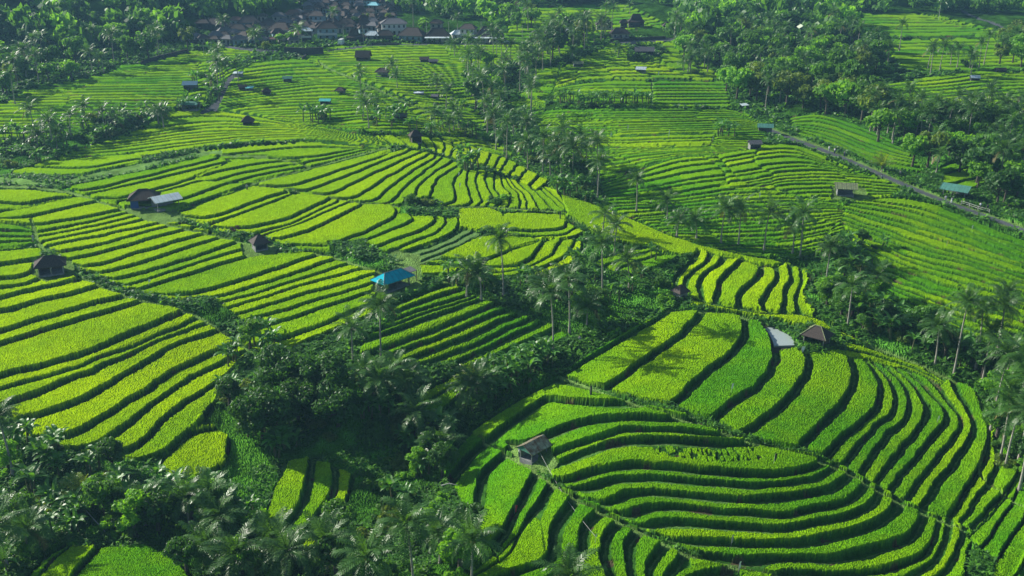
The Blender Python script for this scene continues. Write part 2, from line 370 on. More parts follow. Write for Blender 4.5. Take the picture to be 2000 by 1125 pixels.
# strips of path and bank: (polyline, width px, class)  classes: 2 grass path, 3 asphalt, 4 scrub, 5 earth
STROKES = [
    ([(0, 345), (60, 350), (140, 352), (230, 330), (300, 318), (380, 297)], 12, 6),
    ([(60, 347), (140, 356), (230, 336), (300, 323), (388, 300)], 2, 4),
    ([(150, 348), (235, 328), (300, 316), (380, 296)], 1.6, 4),
    ([(0, 358), (60, 358), (130, 367), (180, 384), (240, 404), (300, 426), (360, 442), (410, 452), (470, 468), (530, 478), (640, 492), (700, 512), (760, 530)], 5, 2),
    ([(60, 425), (68, 448), (75, 475), (130, 518), (200, 556), (240, 570), (275, 580), (360, 598), (420, 630), (490, 682)], 7, 2),
    ([(380, 285), (430, 300), (520, 300)], 4, 2),
    ([(430, 292), (390, 296), (357, 300), (240, 325), (140, 345)], 8, 6),
    ([(420, 208), (428, 190), (437, 172), (446, 152), (455, 144)], 9, 3),
    ([(395, 216), (410, 208), (420, 200)], 9, 3),
    ([(1498, 246), (1530, 260), (1600, 284), (1650, 304), (1700, 325), (1780, 360), (1850, 388), (1920, 413), (2000, 442)], 13, 2),
    ([(1498, 246), (1530, 260), (1600, 284), (1650, 304), (1700, 325), (1780, 360), (1850, 388), (1920, 413), (2000, 442)], 6.5, 3),
    ([(420, 80), (440, 87), (480, 93), (540, 97)], 6, 3),
    ([(640, 96), (700, 88), (740, 84), (1000, 82)], 3, 3),
    ([(1190, 80), (1240, 77), (1320, 73)], 4, 3),
    ([(1862, 8), (1900, 30), (1960, 48), (1968, 66), (1966, 76)], 4, 3),
    ([(1100, 262), (1180, 262)], 2, 2),
    ([(622, 116), (640, 130), (690, 150), (740, 172), (790, 196), (850, 218), (900, 238), (935, 262), (960, 282)], 4, 2),
    ([(1274, 157), (1274, 205)], 3, 2),
    ([(1040, 212), (1075, 207), (1280, 207), (1420, 208)], 3, 4),
    ([(500, 302), (560, 308), (607, 322)], 3, 2),
    ([(475, 358), (607, 322), (725, 290), (760, 282)], 3, 2),
    ([(508, 358), (560, 365), (610, 371), (655, 382), (700, 390), (770, 396), (850, 400), (920, 397), (985, 400), (1105, 408)], 3, 2),
    ([(765, 282), (830, 288), (900, 312), (960, 330), (1010, 345)], 4, 4),
    ([(1092, 727), (1150, 748), (1225, 776), (1310, 805), (1400, 832), (1455, 852), (1560, 880), (1640, 905), (1720, 955), (1790, 990), (1880, 1025)], 5, 2),
    ([(1000, 890), (1060, 925), (1110, 962), (1200, 1008), (1300, 1055), (1370, 1087), (1440, 1097), (1490, 1110), (1560, 1125)], 9, 2),
    ([(935, 850), (985, 880), (1002, 892)], 6, 2),
    ([(905, 838), (1000, 775), (1092, 724), (1190, 652), (1297, 602)], 5, 4),
    ([(1297, 602), (1370, 600), (1450, 612), (1500, 625), (1560, 665)], 5, 2),
    ([(1690, 664), (1790, 700), (1850, 732), (1900, 748), (1925, 790), (1935, 850), (1905, 920), (1960, 960), (2000, 985)], 5, 2),
    ([(1108, 418), (1160, 448), (1200, 466)], 3, 2),
    ([(1150, 455), (1140, 490), (1100, 530), (1000, 545), (900, 545), (815, 540)], 5, 2),
    ([(1580, 512), (1590, 560), (1600, 610), (1645, 650), (1692, 668)], 5, 4),
]
# huts' yards, bare plots: (polygon, class)
AREAS = [
    ([(765, 480), (820, 490), (825, 560), (765, 580), (725, 560), (735, 520)], 2),
    ([(242, 398), (345, 405), (360, 418), (345, 430), (290, 428), (246, 408)], 2),
    ([(60, 500), (140, 500), (150, 535), (90, 545), (60, 530)], 2),
    ([(470, 470), (535, 468), (540, 492), (475, 496)], 2),
    ([(988, 858), (1070, 862), (1092, 895), (1075, 918), (1010, 905)], 2),
    ([(1540, 640), (1640, 640), (1655, 680), (1560, 684)], 4),
    ([(1290, 560), (1345, 560), (1350, 602), (1290, 602)], 4),
    ([(1480, 622), (1512, 628), (1545, 648), (1560, 676), (1512, 678), (1503, 655)], 7),
    ([(1625, 360), (1690, 360), (1700, 385), (1625, 385)], 2),
    ([(640, 470), (700, 465), (770, 500), (770, 525), (720, 525), (650, 500)], 4),
    ([(360, 575), (410, 575), (470, 615), (480, 650), (450, 650), (370, 600)], 4),
    ([(790, 380), (850, 380), (870, 412), (850, 420), (780, 412)], 4),
    ([(430, 790), (455, 800), (500, 868), (545, 905), (530, 960), (505, 1010), (470, 985), (448, 950), (452, 900), (450, 850), (424, 830)], 8),
    ([(110, 866), (200, 884), (266, 896), (312, 905), (345, 940), (280, 915), (150, 890)], 8),
    ([(1230, 84), (1290, 80), (1300, 100), (1260, 120), (1225, 115)], 4),
]
# ---------------------------------------------------------------- turn the guide lines into a map of terrace numbers
PADX, PADT, PADB = 260, 20, 200
RW_, RH_ = 2000 + 2 * PADX, 1125 + PADT + PADB


def smooth_line(pl):
    p = np.array(pl, dtype=float)
    for _ in range(3):
        if len(p) < 3:
            break
        q = np.empty((2 * len(p) - 2, 2))
        q[0::2] = 0.75 * p[:-1] + 0.25 * p[1:]
        q[1::2] = 0.25 * p[:-1] + 0.75 * p[1:]
        q[0] = p[0]; q[-1] = p[-1]
        p = q
    return p


def extend(p):
    p = [np.array(q, dtype=float) for q in p]
    for end in (0, -1):
        a = p[end]; b = p[1] if end == 0 else p[-2]
        d = (a - b) / (np.linalg.norm(a - b) + 1e-6)
        if a[0] <= 0 or a[0] >= 2000:
            q = a + np.array([math.copysign(230, a[0] - 1000), d[1] / max(abs(d[0]), .4) * 230])
        elif a[1] >= 1104:
            q = a + np.array([d[0] / max(abs(d[1]), .5) * 150 if d[1] > 0 else 0, 150])
        else:
            continue
        if end == 0:
            p.insert(0, q)
        else:
            p.append(q)
    return p


def resample(p, n):
    seg = np.sqrt(((p[1:] - p[:-1]) ** 2).sum(1))
    s = np.concatenate([[0], np.cumsum(seg)])
    t = np.linspace(0, s[-1], n)
    return np.stack([np.interp(t, s, p[:, 0]), np.interp(t, s, p[:, 1])], 1), s[-1]


PID = np.zeros(RW_ * RH_, dtype=np.int16)          # patch number (0 = none)
FV = np.zeros(RW_ * RH_, dtype=np.float32)         # terrace coordinate
TV = np.zeros(RW_ * RH_, dtype=np.float32)         # coordinate along the terrace
for pi_, (tone, blocks, guides, opt) in enumerate(P):
    G = [smooth_line(extend(g[0])) for g in guides]
    ns = [g[1] for g in guides]
    L = max(np.abs(np.diff(g, axis=0)).sum() for g in G)
    M = int(L / 0.6) + 4
    G = [resample(g, M)[0] for g in G]
    tt = np.linspace(0, 1, M)
    acc = np.zeros(RW_ * RH_); cnt = np.zeros(RW_ * RH_); act = np.zeros(RW_ * RH_)
    cum = 0.0
    for i in range(len(G) - 1):
        dist = np.sqrt(((G[i + 1] - G[i]) ** 2).sum(1)).max()
        K = int(dist / 0.6) + 3
        n = ns[i]
        for a in np.linspace(0, 1, K):
            pts = G[i] * (1 - a) + G[i + 1] * a
            f = cum + a * n
            if n > 2:
                k = math.floor(f)
                fr = f - k
                j0 = (hash2(np.array(k), np.array(pi_), 3) - .5) * .5 if 0 < k - cum else 0
                j1 = (hash2(np.array(k + 1), np.array(pi_), 3) - .5) * .5 if k + 1 - cum < n else 0
                f = f - (j0 * (1 - fr) + j1 * fr)
                f = np.clip(f + (vnoise(tt * L / 110, tt * 0 + f * .7, pi_) - .5) * .16 * min(1, 4 * a, 4 * (1 - a)), cum, cum + n)
            f = np.clip(f, 0, sum(ns) - 1e-3) + np.zeros(M)
            ix = np.round(pts[:, 0] + PADX).astype(int); iy = np.round(pts[:, 1] + PADT).astype(int)
            ok = (ix >= 0) & (ix < RW_) & (iy >= 0) & (iy < RH_)
            idx = iy[ok] * RW_ + ix[ok]
            np.add.at(acc, idx, f[ok]); np.add.at(cnt, idx, 1); np.add.at(act, idx, tt[ok])
        cum += n
    m = cnt > 0
    PID[m] = pi_ + 1
    FV[m] = acc[m] / cnt[m]
    TV[m] = act[m] / cnt[m]
PID = PID.reshape(RH_, RW_); FV = FV.reshape(RH_, RW_); TV = TV.reshape(RH_, RW_)
for _ in range(3):      # close pin holes and join neighbouring patches
    for dx, dy in ((0, 1), (0, -1), (1, 0), (-1, 0)):
        s = np.roll(PID, (dy, dx), (0, 1))
        m = (PID == 0) & (s > 0)
        FV[m] = np.roll(FV, (dy, dx), (0, 1))[m]
        TV[m] = np.roll(TV, (dy, dx), (0, 1))[m]
        PID[m] = s[m]
for _ in range(3):      # even out the rounding of the map
    a = FV.copy(); c = np.ones_like(FV)
    for dx, dy in ((0, 1), (0, -1), (1, 0), (-1, 0)):
        s = np.roll(PID, (dy, dx), (0, 1)) == PID
        a += np.where(s, np.roll(FV, (dy, dx), (0, 1)), 0); c += s
    FV = a / c
CLS = np.zeros((RH_, RW_), dtype=np.int8)
CLS[PID > 0] = 1


def in_poly(px, py, poly):
    px = np.asarray(px, dtype=float); py = np.asarray(py, dtype=float)
    c = np.zeros(px.shape, dtype=bool)
    for (x1, y1), (x2, y2) in zip(poly, poly[1:] + poly[:1]):
        if y1 == y2:
            continue
        k = ((y1 > py) != (y2 > py)) & (px < (x2 - x1) * (py - y1) / (y2 - y1) + x1)
        c ^= k
    return c


def paint(poly, cls):
    xs = [p[0] for p in poly]; ys = [p[1] for p in poly]
    x0, x1 = max(int(min(xs)) + PADX - 2, 0), min(int(max(xs)) + PADX + 3, RW_)
    y0, y1 = max(int(min(ys)) + PADT - 2, 0), min(int(max(ys)) + PADT + 3, RH_)
    gx, gy = np.meshgrid(np.arange(x0, x1) - PADX, np.arange(y0, y1) - PADT)
    wob = 5 * (vnoise(gx / 9., gy / 9., 2) - .5)
    k = in_poly(gx + wob, gy + wob * .6, poly)
    CLS[y0:y1, x0:x1][k] = cls


for poly, cls in AREAS:
    if cls != 7:
        paint(poly, cls)
for pl, wd, cls in STROKES:
    p = smooth_line(extend(pl))
    xs = p[:, 0]; ys = p[:, 1]
    x0, x1 = max(int(xs.min()) + PADX - 12, 0), min(int(xs.max()) + PADX + 12, RW_)
    y0, y1 = max(int(ys.min()) + PADT - 12, 0), min(int(ys.max()) + PADT + 12, RH_)
    gx, gy = np.meshgrid(np.arange(x0, x1) - PADX, np.arange(y0, y1) - PADT)
    d = np.sqrt(pdist2(gx.astype(float), gy.astype(float), [tuple(q) for q in p]))
    wob = 0 if cls == 3 else 1.6 * (vnoise(gx / 7., gy / 7., 9) - .5)
    CLS[y0:y1, x0:x1][d < wd / 2 + wob] = cls
for poly, cls in AREAS:
    if cls == 7:
        paint(poly, cls)

# ---------------------------------------------------------------- the land: one sheet, fan shaped grid
vv = np.concatenate([np.arange(1125 + 150, 60, -1.15), np.arange(60, -30, -1.0)])
el = PITCH + np.arctan((vv - 562.5) / FPX)
YR = (CAMZ - 5) / np.tan(el)
ext = [YR[-1]]
while ext[-1] < 2600:
    ext.append(ext[-1] * 1.03)
YR = np.concatenate([YR, ext[1:]])
SR = np.linspace(-0.70, 0.70, 1760)
NR, NC = len(YR), len(SR)
GX = YR[:, None] * SR[None, :]
GY = np.repeat(YR[:, None], NC, 1)
ZB = base(GX, GY)
U, V = project(GX, GY, ZB + 0.9)
su = U + PADX; sv = V + PADT
inside = (su > 1) & (su < RW_ - 2) & (sv > 1) & (sv < RH_ - 2)
iu = np.clip(np.floor(su).astype(int), 0, RW_ - 2); iv = np.clip(np.floor(sv).astype(int), 0, RH_ - 2)
fu = np.clip(su - iu, 0, 1); fv = np.clip(sv - iv, 0, 1)
nu = np.where(fu > .5, iu + 1, iu); nv = np.where(fv > .5, iv + 1, iv)
pid = np.where(inside, PID[nv, nu], 0)
cls = np.where(inside, CLS[nv, nu], 0)
same = (PID[iv, iu] == pid) & (PID[iv + 1, iu] == pid) & (PID[iv, iu + 1] == pid) & (PID[iv + 1, iu + 1] == pid)
fb = (FV[iv, iu] * (1 - fu) + FV[iv, iu + 1] * fu) * (1 - fv) + (FV[iv + 1, iu] * (1 - fu) + FV[iv + 1, iu + 1] * fu) * fv
f = np.where(same, fb, FV[nv, nu])
tcoord = TV[nv, nu]
del fb, iu, iv, fu, fv
# beyond the mapped ground: terraces that follow the slope
wide_out = (~inside) & (GY < 330)
fo = (330 - GY) / 5.5 + 6 * vnoise(GX / 40, GY / 40, 21)
f = np.where(wide_out, fo, f)
pid = np.where(wide_out, 999, pid)
cls = np.where(wide_out, 1, cls)

# breaks across the long terraces
blk = np.ones(1001); tone_a = np.full(1001, .5); crop_a = np.full(1001, .75); wide_a = np.full(1001, 1.)
for i, (tone, blocks, g, opt) in enumerate(P):
    blk[i + 1] = blocks; tone_a[i + 1] = tone
    crop_a[i + 1] = opt.get('crop', .75); wide_a[i + 1] = opt.get('wide', 0.)
B = blk[pid]
kk = np.floor(f)
tb = np.floor(tcoord * B + .35 * vnoise(f / 3., f * 0 + pid, 8) + hash2(np.floor(f / 6), pid, 4) * .4)
tb = np.where(B > 1, tb, 0)
f = f + np.where(B > 1, np.where(hash2(tb, pid, 17) < .5, 0, .42), 0)
dfr = np.abs(np.diff(f, axis=0, prepend=f[:1])) / np.abs(np.diff(GY, axis=0, prepend=GY[:1] - 1))
dfc = np.abs(np.diff(f, axis=1, prepend=f[:, :1])) / np.maximum(np.abs(np.diff(GX, axis=1, prepend=GX[:, :1] - 1)), 1e-3)
grad = np.sqrt(dfr ** 2 + dfc ** 2)
for _ in range(4):   # steady the width estimate
    g = grad.copy()
    for dx, dy in ((0, 1), (0, -1), (1, 0), (-1, 0)):
        g = g + np.minimum(np.roll(grad, (dy, dx), (0, 1)), 3 * grad + .02)
    grad = g / 5
W = 1 / np.clip(grad, .03, 2.5)
W = np.clip(W, .8, 26)
# ragged edges of the crop
cell = np.maximum(np.abs(np.gradient(GY, axis=0)) * .55, .12)
slump = .55 * (vnoise(GX / 4.5, GY / 4.5, 34) - .5) * (cell < .5)
rag = slump + np.clip(.35 / cell, 0, 1) * (vnoise(GX * 1.9, GY * 1.9, 31) - .5) * .20 + (vnoise(GX * 5.3, GY * 5.3, 32) - .5) * .22 * (cell < .3) + (vnoise(GX * .35, GY * .35, 33) - .5) * .4 * (cell < .6)
fr_ = f + rag / W
kk = np.floor(fr_)
uu = fr_ - kk
hs = np.interp(GY, [150, 300], [1, .55])
A = np.clip(.18 * W, .25, .8) * hs
wide = wide_a[pid]
dup = uu * W; ddn = (1 - uu) * W
ws = np.minimum(.25 + wide * 1.7, (.20 + .13 * (wide > 0) + .10 * (wide > .7)) * W + .05)
run = np.minimum(np.maximum(.22, cell * 1.2), .2 * W)


def sstep(x):
    x = np.clip(x, 0, 1)
    return x * x * (3 - 2 * x)


rice = (cls == 1)
cover = sstep((dup - ws) / np.maximum(.16, run * .6)) * sstep(ddn / run)
canopy = np.where(rice, cover * np.minimum(crop_a[pid] * .85, .10 + .13 * W) * hs, 0)
thin = in_poly(U, V, [(1250, 858), (1330, 855), (1480, 870), (1495, 895), (1400, 902), (1260, 882)]) & (vnoise(GX * 3.2, GY * .9, 77) + .5 * vnoise(GX / 5, GY / 5, 78) > .78)
cover = np.where(thin, cover * .5, cover)
canopy = np.where(thin, canopy * .6, canopy)
level = np.where(rice, A * (uu - .5) - np.where(ddn < run, A * .5 * (1 - ddn / run), 0), 0)
jit = rng.random(GX.shape)
ncoarse = vnoise(GX / 2.2, GY / 2.2, 41)
Z = ZB + level + canopy * (1 + .10 * (ncoarse - .5))
amp = np.where(rice, .04 + .09 * (canopy > .25), np.where(cls == 0, .35, np.where(cls == 4, .35, np.where(cls == 2, .12, np.where(cls == 8, .35, .0)))))
Z = Z + amp * (jit - .5) * np.clip(180 / GY, .25, 1)
Z = Z + np.where((cls == 0) | (cls == 4), .9 * vnoise(GX / 3, GY / 3, 42) - .2, 0)
Z = np.where(cls == 7, ZB - .35, Z)

# ground cover colours (linear albedo)
C = np.zeros(GX.shape + (3,), dtype=np.float32)
tn = np.clip(tone_a[pid] + .58 * (hash2(kk, tb + 7 * pid, 55) - .5) + .5 * (vnoise(GX / 14, GY / 14, 51) - .5) + .35 * (GY < 230) * (vnoise(GX / 3.5, GY / 3.5, 59) - .5) + .15 * (jit - .5), 0, 1.4)
far = np.clip((GY - 200) / 250, 0, 1)
cg = np.array([.062, .215, .005]); cy = np.array([.215, .365, .001])
rc = cg[None, None] * (1 - tn[..., None]) + cy[None, None] * tn[..., None]
jf = np.interp(GY, [180, 330], [.32, .14])[..., None]
rc = rc * (1 - jf / 2 + jf * jit[..., None]) * (.88 + .24 * vnoise(GX / .9, GY / .9, 52)[..., None])
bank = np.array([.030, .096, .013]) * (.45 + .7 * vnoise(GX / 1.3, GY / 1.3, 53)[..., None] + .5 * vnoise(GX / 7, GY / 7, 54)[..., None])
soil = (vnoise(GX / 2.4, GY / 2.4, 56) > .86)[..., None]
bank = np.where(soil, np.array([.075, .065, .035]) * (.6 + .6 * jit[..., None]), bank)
cov = np.where(rice, np.clip((cover - .55) / .42, 0, 1) ** 1.5, 0)[..., None]  # crop sides drop to the bank tone: deeper green stems plus painted-in shade
fallow = (crop_a[pid] < .5)[..., None]
rc = np.where(fallow, np.array([.10, .19, .05]) * (.7 + .6 * jit[..., None]), rc)
trail = (np.abs(dup - ws * .45) < .17) & rice & (wide > 0) & (GY < 230)
bank = np.where(trail[..., None], np.array([.075, .15, .035]) * (.6 + .8 * vnoise(GX / .8, GY / .8, 58)[..., None]), bank)
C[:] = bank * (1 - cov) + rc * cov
n1 = vnoise(GX / 1.7, GY / 1.7, 61)[..., None]; n2 = vnoise(GX / 6, GY / 6, 62)[..., None]
cl = cls[..., None]
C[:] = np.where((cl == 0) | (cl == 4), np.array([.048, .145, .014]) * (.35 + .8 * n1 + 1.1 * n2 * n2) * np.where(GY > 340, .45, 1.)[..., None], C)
C[:] = np.where(cl == 2, np.array([.12, .21, .05]) * (.3 + .6 * n1 + .6 * n2 + .2 * jit[..., None]), C)
C[:] = np.where(cl == 8, np.array([.09, .25, .02]) * (.25 + .6 * n1 + .5 * n2 + .5 * jit[..., None]), C)
C[:] = np.where(cl == 6, np.array([.12, .23, .055]) * (.3 + .6 * n1 + .5 * n2 + .2 * jit[..., None]), C)
C[:] = np.where(cl == 3, np.array([.085, .095, .105]) * (.8 + .4 * n1), C)
C[:] = np.where(cl == 7, np.array([.05, .05, .04]), C)
WY = YR


def land_z(x, y):
    """height of the finished ground (crop included) at a point"""
    r = np.clip(np.searchsorted(YR, y), 1, NR - 1)
    c = int(np.clip(round((x / y - SR[0]) / (SR[1] - SR[0])), 0, NC - 1))
    return float(Z[r, c])


def class_at(x, y):
    r = int(np.clip(np.searchsorted(YR, y), 1, NR - 1))
    c = int(np.clip(round((x / y - SR[0]) / (SR[1] - SR[0])), 0, NC - 1))
    return int(cls[r, c])
# ---------------------------------------------------------------- helpers for objects
def tag(o, label=None, cat=None, group=None, kind=None):
    if label: o["label"] = label
    if cat: o["category"] = cat
    if group: o["group"] = group
    if kind: o["kind"] = kind
    return o


def mat(name, col, rough=.7, spec=.3, noise=None, scale=6., trans=0., metal=0., bump=0.):
    m = bpy.data.materials.new(name)
    m.use_nodes = True
    n = m.node_tree.nodes; l = m.node_tree.links
    b = n["Principled BSDF"]
    b.inputs["Base Color"].default_value = (*col, 1)
    b.inputs["Roughness"].default_value = rough
    b.inputs["Specular IOR Level"].default_value = spec
    b.inputs["Metallic"].default_value = metal
    if noise is not None:
        tc = n.new("ShaderNodeTexCoord"); t = n.new("ShaderNodeTexNoise")
        t.inputs["Scale"].default_value = scale; t.inputs["Detail"].default_value = 4
        r = n.new("ShaderNodeValToRGB")
        r.color_ramp.elements[0].position = .35; r.color_ramp.elements[1].position = .65
        r.color_ramp.elements[0].color = (*noise, 1); r.color_ramp.elements[1].color = (*col, 1)
        l.new(tc.outputs["Object"], t.inputs["Vector"]); l.new(t.outputs[0], r.inputs[0])
        l.new(r.outputs[0], b.inputs["Base Color"])
        if bump:
            bp = n.new("ShaderNodeBump"); bp.inputs["Strength"].default_value = bump; bp.inputs["Distance"].default_value = .05
            l.new(t.outputs[0], bp.inputs["Height"]); l.new(bp.outputs[0], b.inputs["Normal"])
    if trans:
        tr = n.new("ShaderNodeBsdfTranslucent"); mx = n.new("ShaderNodeMixShader")
        tr.inputs["Color"].default_value = (min(1, col[0] * 2.6), min(1, col[1] * 2.2), col[2] * .8, 1)
        mx.inputs[0].default_value = trans
        l.new(b.outputs[0], mx.inputs[1]); l.new(tr.outputs[0], mx.inputs[2])
        l.new(mx.outputs[0], n["Material Output"].inputs[0])
    return m


def mesh_np(name, verts, faces4=None, faces3=None, mats=(), smooth=False, midx=None):
    """mesh from numpy arrays of vertices, quads and triangles"""
    me = bpy.data.meshes.new(name)
    nq = 0 if faces4 is None else len(faces4); ntri = 0 if faces3 is None else len(faces3)
    me.vertices.add(len(verts))
    me.vertices.foreach_set("co", np.asarray(verts, dtype=np.float32).ravel())
    loops = []
    if nq: loops.append(np.asarray(faces4, dtype=np.int32).ravel())
    if ntri: loops.append(np.asarray(faces3, dtype=np.int32).ravel())
    lp = np.concatenate(loops)
    me.loops.add(len(lp)); me.loops.foreach_set("vertex_index", lp)
    me.polygons.add(nq + ntri)
    ls = np.concatenate([np.arange(nq) * 4, nq * 4 + np.arange(ntri) * 3]).astype(np.int32)
    me.polygons.foreach_set("loop_start", ls)
    if smooth is not None:
        me.polygons.foreach_set("use_smooth", np.full(nq + ntri, bool(smooth)))
    for m in mats:
        me.materials.append(m)
    if midx is not None:
        me.polygons.foreach_set("material_index", np.asarray(midx, dtype=np.int32))
    me.update(calc_edges=True)
    return me


def link(name, me, parent=None, loc=None):
    o = bpy.data.objects.new(name, me)
    COL.objects.link(o)
    if parent is not None: o.parent = parent
    if loc is not None: o.location = loc
    return o


def empty(name, loc, rz=0., s=1.):
    o = bpy.data.objects.new(name, None)
    COL.objects.link(o)
    o.empty_display_size = .3
    o.location = loc; o.rotation_euler = (0, 0, rz); o.scale = (s, s, s)
    return o


# ---------------------------------------------------------------- ground mesh
def attr_mat(name, rough=.8, spec=.15):
    m = bpy.data.materials.new(name); m.use_nodes = True
    n = m.node_tree.nodes; l = m.node_tree.links
    b = n["Principled BSDF"]
    b.inputs["Roughness"].default_value = rough; b.inputs["Specular IOR Level"].default_value = spec
    a = n.new("ShaderNodeAttribute"); a.attribute_name = "cover"
    tc = n.new("ShaderNodeTexCoord"); t = n.new("ShaderNodeTexNoise")
    t.inputs["Scale"].default_value = 3.5; t.inputs["Detail"].default_value = 5
    mr = n.new("ShaderNodeMapRange"); mr.inputs[1].default_value = .3; mr.inputs[2].default_value = .7
    mr.inputs[3].default_value = .72; mr.inputs[4].default_value = 1.28
    mx = n.new("ShaderNodeVectorMath"); mx.operation = 'SCALE'
    l.new(tc.outputs["Object"], t.inputs["Vector"]); l.new(t.outputs[0], mr.inputs[0])
    l.new(a.outputs["Color"], mx.inputs[0]); l.new(mr.outputs[0], mx.inputs["Scale"])
    l.new(mx.outputs[0], b.inputs["Base Color"])
    return m


M_LAND = attr_mat("terrace_ground", .9, .0)
ii = np.arange(NR * NC, dtype=np.int32).reshape(NR, NC)
quads = np.stack([ii[:-1, :-1], ii[:-1, 1:], ii[1:, 1:], ii[1:, :-1]], -1).reshape(-1, 4)
if YR[0] > YR[-1]:
    quads = quads[:, ::-1]
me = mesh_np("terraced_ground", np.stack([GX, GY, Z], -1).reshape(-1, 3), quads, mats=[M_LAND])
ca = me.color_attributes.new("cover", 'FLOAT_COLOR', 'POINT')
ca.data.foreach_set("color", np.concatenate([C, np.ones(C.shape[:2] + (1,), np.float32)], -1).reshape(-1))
land = tag(link("ground", me), kind="structure")
land["label"] = "terraced hillside of bright green rice paddies with dark grassy banks"
land.pop("label")
# wide land round about, a little lower
R = 4200
gx = np.linspace(-R, R, 50); gy = np.linspace(-R + 600, R + 600, 50)
ox, oy = np.meshgrid(gx, gy)
oz = np.full(ox.shape, -14.0)
oz = oz + np.where(oy > 2300, (oy - 2300) * .1, 0)
jj = np.arange(2500, dtype=np.int32).reshape(50, 50)
q2 = np.stack([jj[:-1, :-1], jj[:-1, 1:], jj[1:, 1:], jj[1:, :-1]], -1).reshape(-1, 4)
M_OUT = mat("wooded_land", (.03, .08, .02), .9, .1, noise=(.015, .04, .012), scale=.02)
tag(link("terrain", mesh_np("terrain", np.stack([ox, oy, oz], -1).reshape(-1, 3), q2, mats=[M_OUT])), kind="structure")
del quads, me

# ---------------------------------------------------------------- haze over the valley
hm = bpy.data.materials.new("haze_air"); hm.use_nodes = True
n = hm.node_tree.nodes; n.clear()
pv = n.new("ShaderNodeVolumePrincipled"); ho = n.new("ShaderNodeOutputMaterial")
pv.inputs["Color"].default_value = (.32, .66, 1.0, 1)
pv.inputs["Density"].default_value = .00018
pv.inputs["Anisotropy"].default_value = .15
hm.node_tree.links.new(pv.outputs[0], ho.inputs["Volume"])
bx = [(-4400, -3900), (4400, -3900), (4400, 4900), (-4400, 4900)]
hv = [(x, y, -18.) for x, y in bx] + [(x, y, 420.) for x, y in bx]
hme = mesh_np("haze", hv, [(0, 3, 2, 1), (4, 5, 6, 7), (0, 1, 5, 4), (1, 2, 6, 5), (2, 3, 7, 6), (3, 0, 4, 7)], mats=[hm])
tag(link("haze", hme), kind="stuff")
# ---------------------------------------------------------------- plants
def leaf_mat(name, col, rough=.4, spec=.6, trans=.25, vary=.35):
    m = bpy.data.materials.new(name); m.use_nodes = True
    n = m.node_tree.nodes; l = m.node_tree.links
    b = n["Principled BSDF"]
    b.inputs["Roughness"].default_value = rough; b.inputs["Specular IOR Level"].default_value = spec
    oi = n.new("ShaderNodeObjectInfo"); geo = n.new("ShaderNodeNewGeometry")
    ad = n.new("ShaderNodeMath"); ad.operation = 'ADD'
    l.new(oi.outputs["Random"], ad.inputs[0]); l.new(geo.outputs["Random Per Island"], ad.inputs[1])
    mr = n.new("ShaderNodeMapRange"); mr.inputs[1].default_value = 0; mr.inputs[2].default_value = 2
    mr.inputs[3].default_value = 1 - vary; mr.inputs[4].default_value = 1 + vary
    l.new(ad.outputs[0], mr.inputs[0])
    sc_ = n.new("ShaderNodeVectorMath"); sc_.operation = 'SCALE'; sc_.inputs[0].default_value = col
    l.new(mr.outputs[0], sc_.inputs["Scale"]); l.new(sc_.outputs[0], b.inputs["Base Color"])
    if trans:
        tr = n.new("ShaderNodeBsdfTranslucent"); mx = n.new("ShaderNodeMixShader"); s2 = n.new("ShaderNodeVectorMath")
        s2.operation = 'MULTIPLY'; s2.inputs[1].default_value = (2.6, 2.3, .7)
        l.new(sc_.outputs[0], s2.inputs[0]); l.new(s2.outputs[0], tr.inputs["Color"])
        mx.inputs[0].default_value = trans
        l.new(b.outputs[0], mx.inputs[1]); l.new(tr.outputs[0], mx.inputs[2]); l.new(mx.outputs[0], n["Material Output"].inputs[0])
    return m


M_PALM = leaf_mat("palm_leaf", (.050, .135, .022), .44, .42, .3)
M_PALMD = leaf_mat("dry_palm_leaf", (.15, .135, .045), .6, .2, .1)
M_PALMY = leaf_mat("young_palm_leaf", (.16, .25, .02), .4, .5, .3)
M_BAN = leaf_mat("banana_leaf", (.068, .20, .028), .44, .42, .36)
M_TRUNK = mat("palm_bark", (.36, .34, .30), .9, .2, noise=(.22, .20, .17), scale=3)
M_BARK = mat("tree_bark", (.12, .10, .08), .9, .2, noise=(.05, .045, .035), scale=3)
M_STEM = mat("banana_stem", (.12, .16, .06), .7, .3, noise=(.10, .08, .04), scale=4)
LEAFS = [leaf_mat("dark_foliage", (.036, .110, .018), .5, .3, .3), leaf_mat("green_foliage", (.066, .18, .022), .52, .3, .34),
         leaf_mat("bright_foliage", (.115, .28, .02), .52, .25, .38), leaf_mat("olive_foliage", (.10, .17, .03), .55, .2, .32)]


def tube(path, rad, n=7):
    """tapered tube along points, numpy; returns verts, quads"""
    path = np.array(path, dtype=float); V_ = []
    for i, p in enumerate(path):
        d = path[min(i + 1, len(path) - 1)] - path[max(i - 1, 0)]
        d = d / (np.linalg.norm(d) + 1e-9)
        a = np.cross(d, [0.13, 1, .07]); a /= np.linalg.norm(a) + 1e-9
        b = np.cross(d, a)
        for k in range(n):
            t = 2 * math.pi * k / n
            V_.append(p + rad[i] * (math.cos(t) * a + math.sin(t) * b))
    Q = [(i * n + k, i * n + (k + 1) % n, (i + 1) * n + (k + 1) % n, (i + 1) * n + k) for i in range(len(path) - 1) for k in range(n)]
    return np.array(V_), np.array(Q)


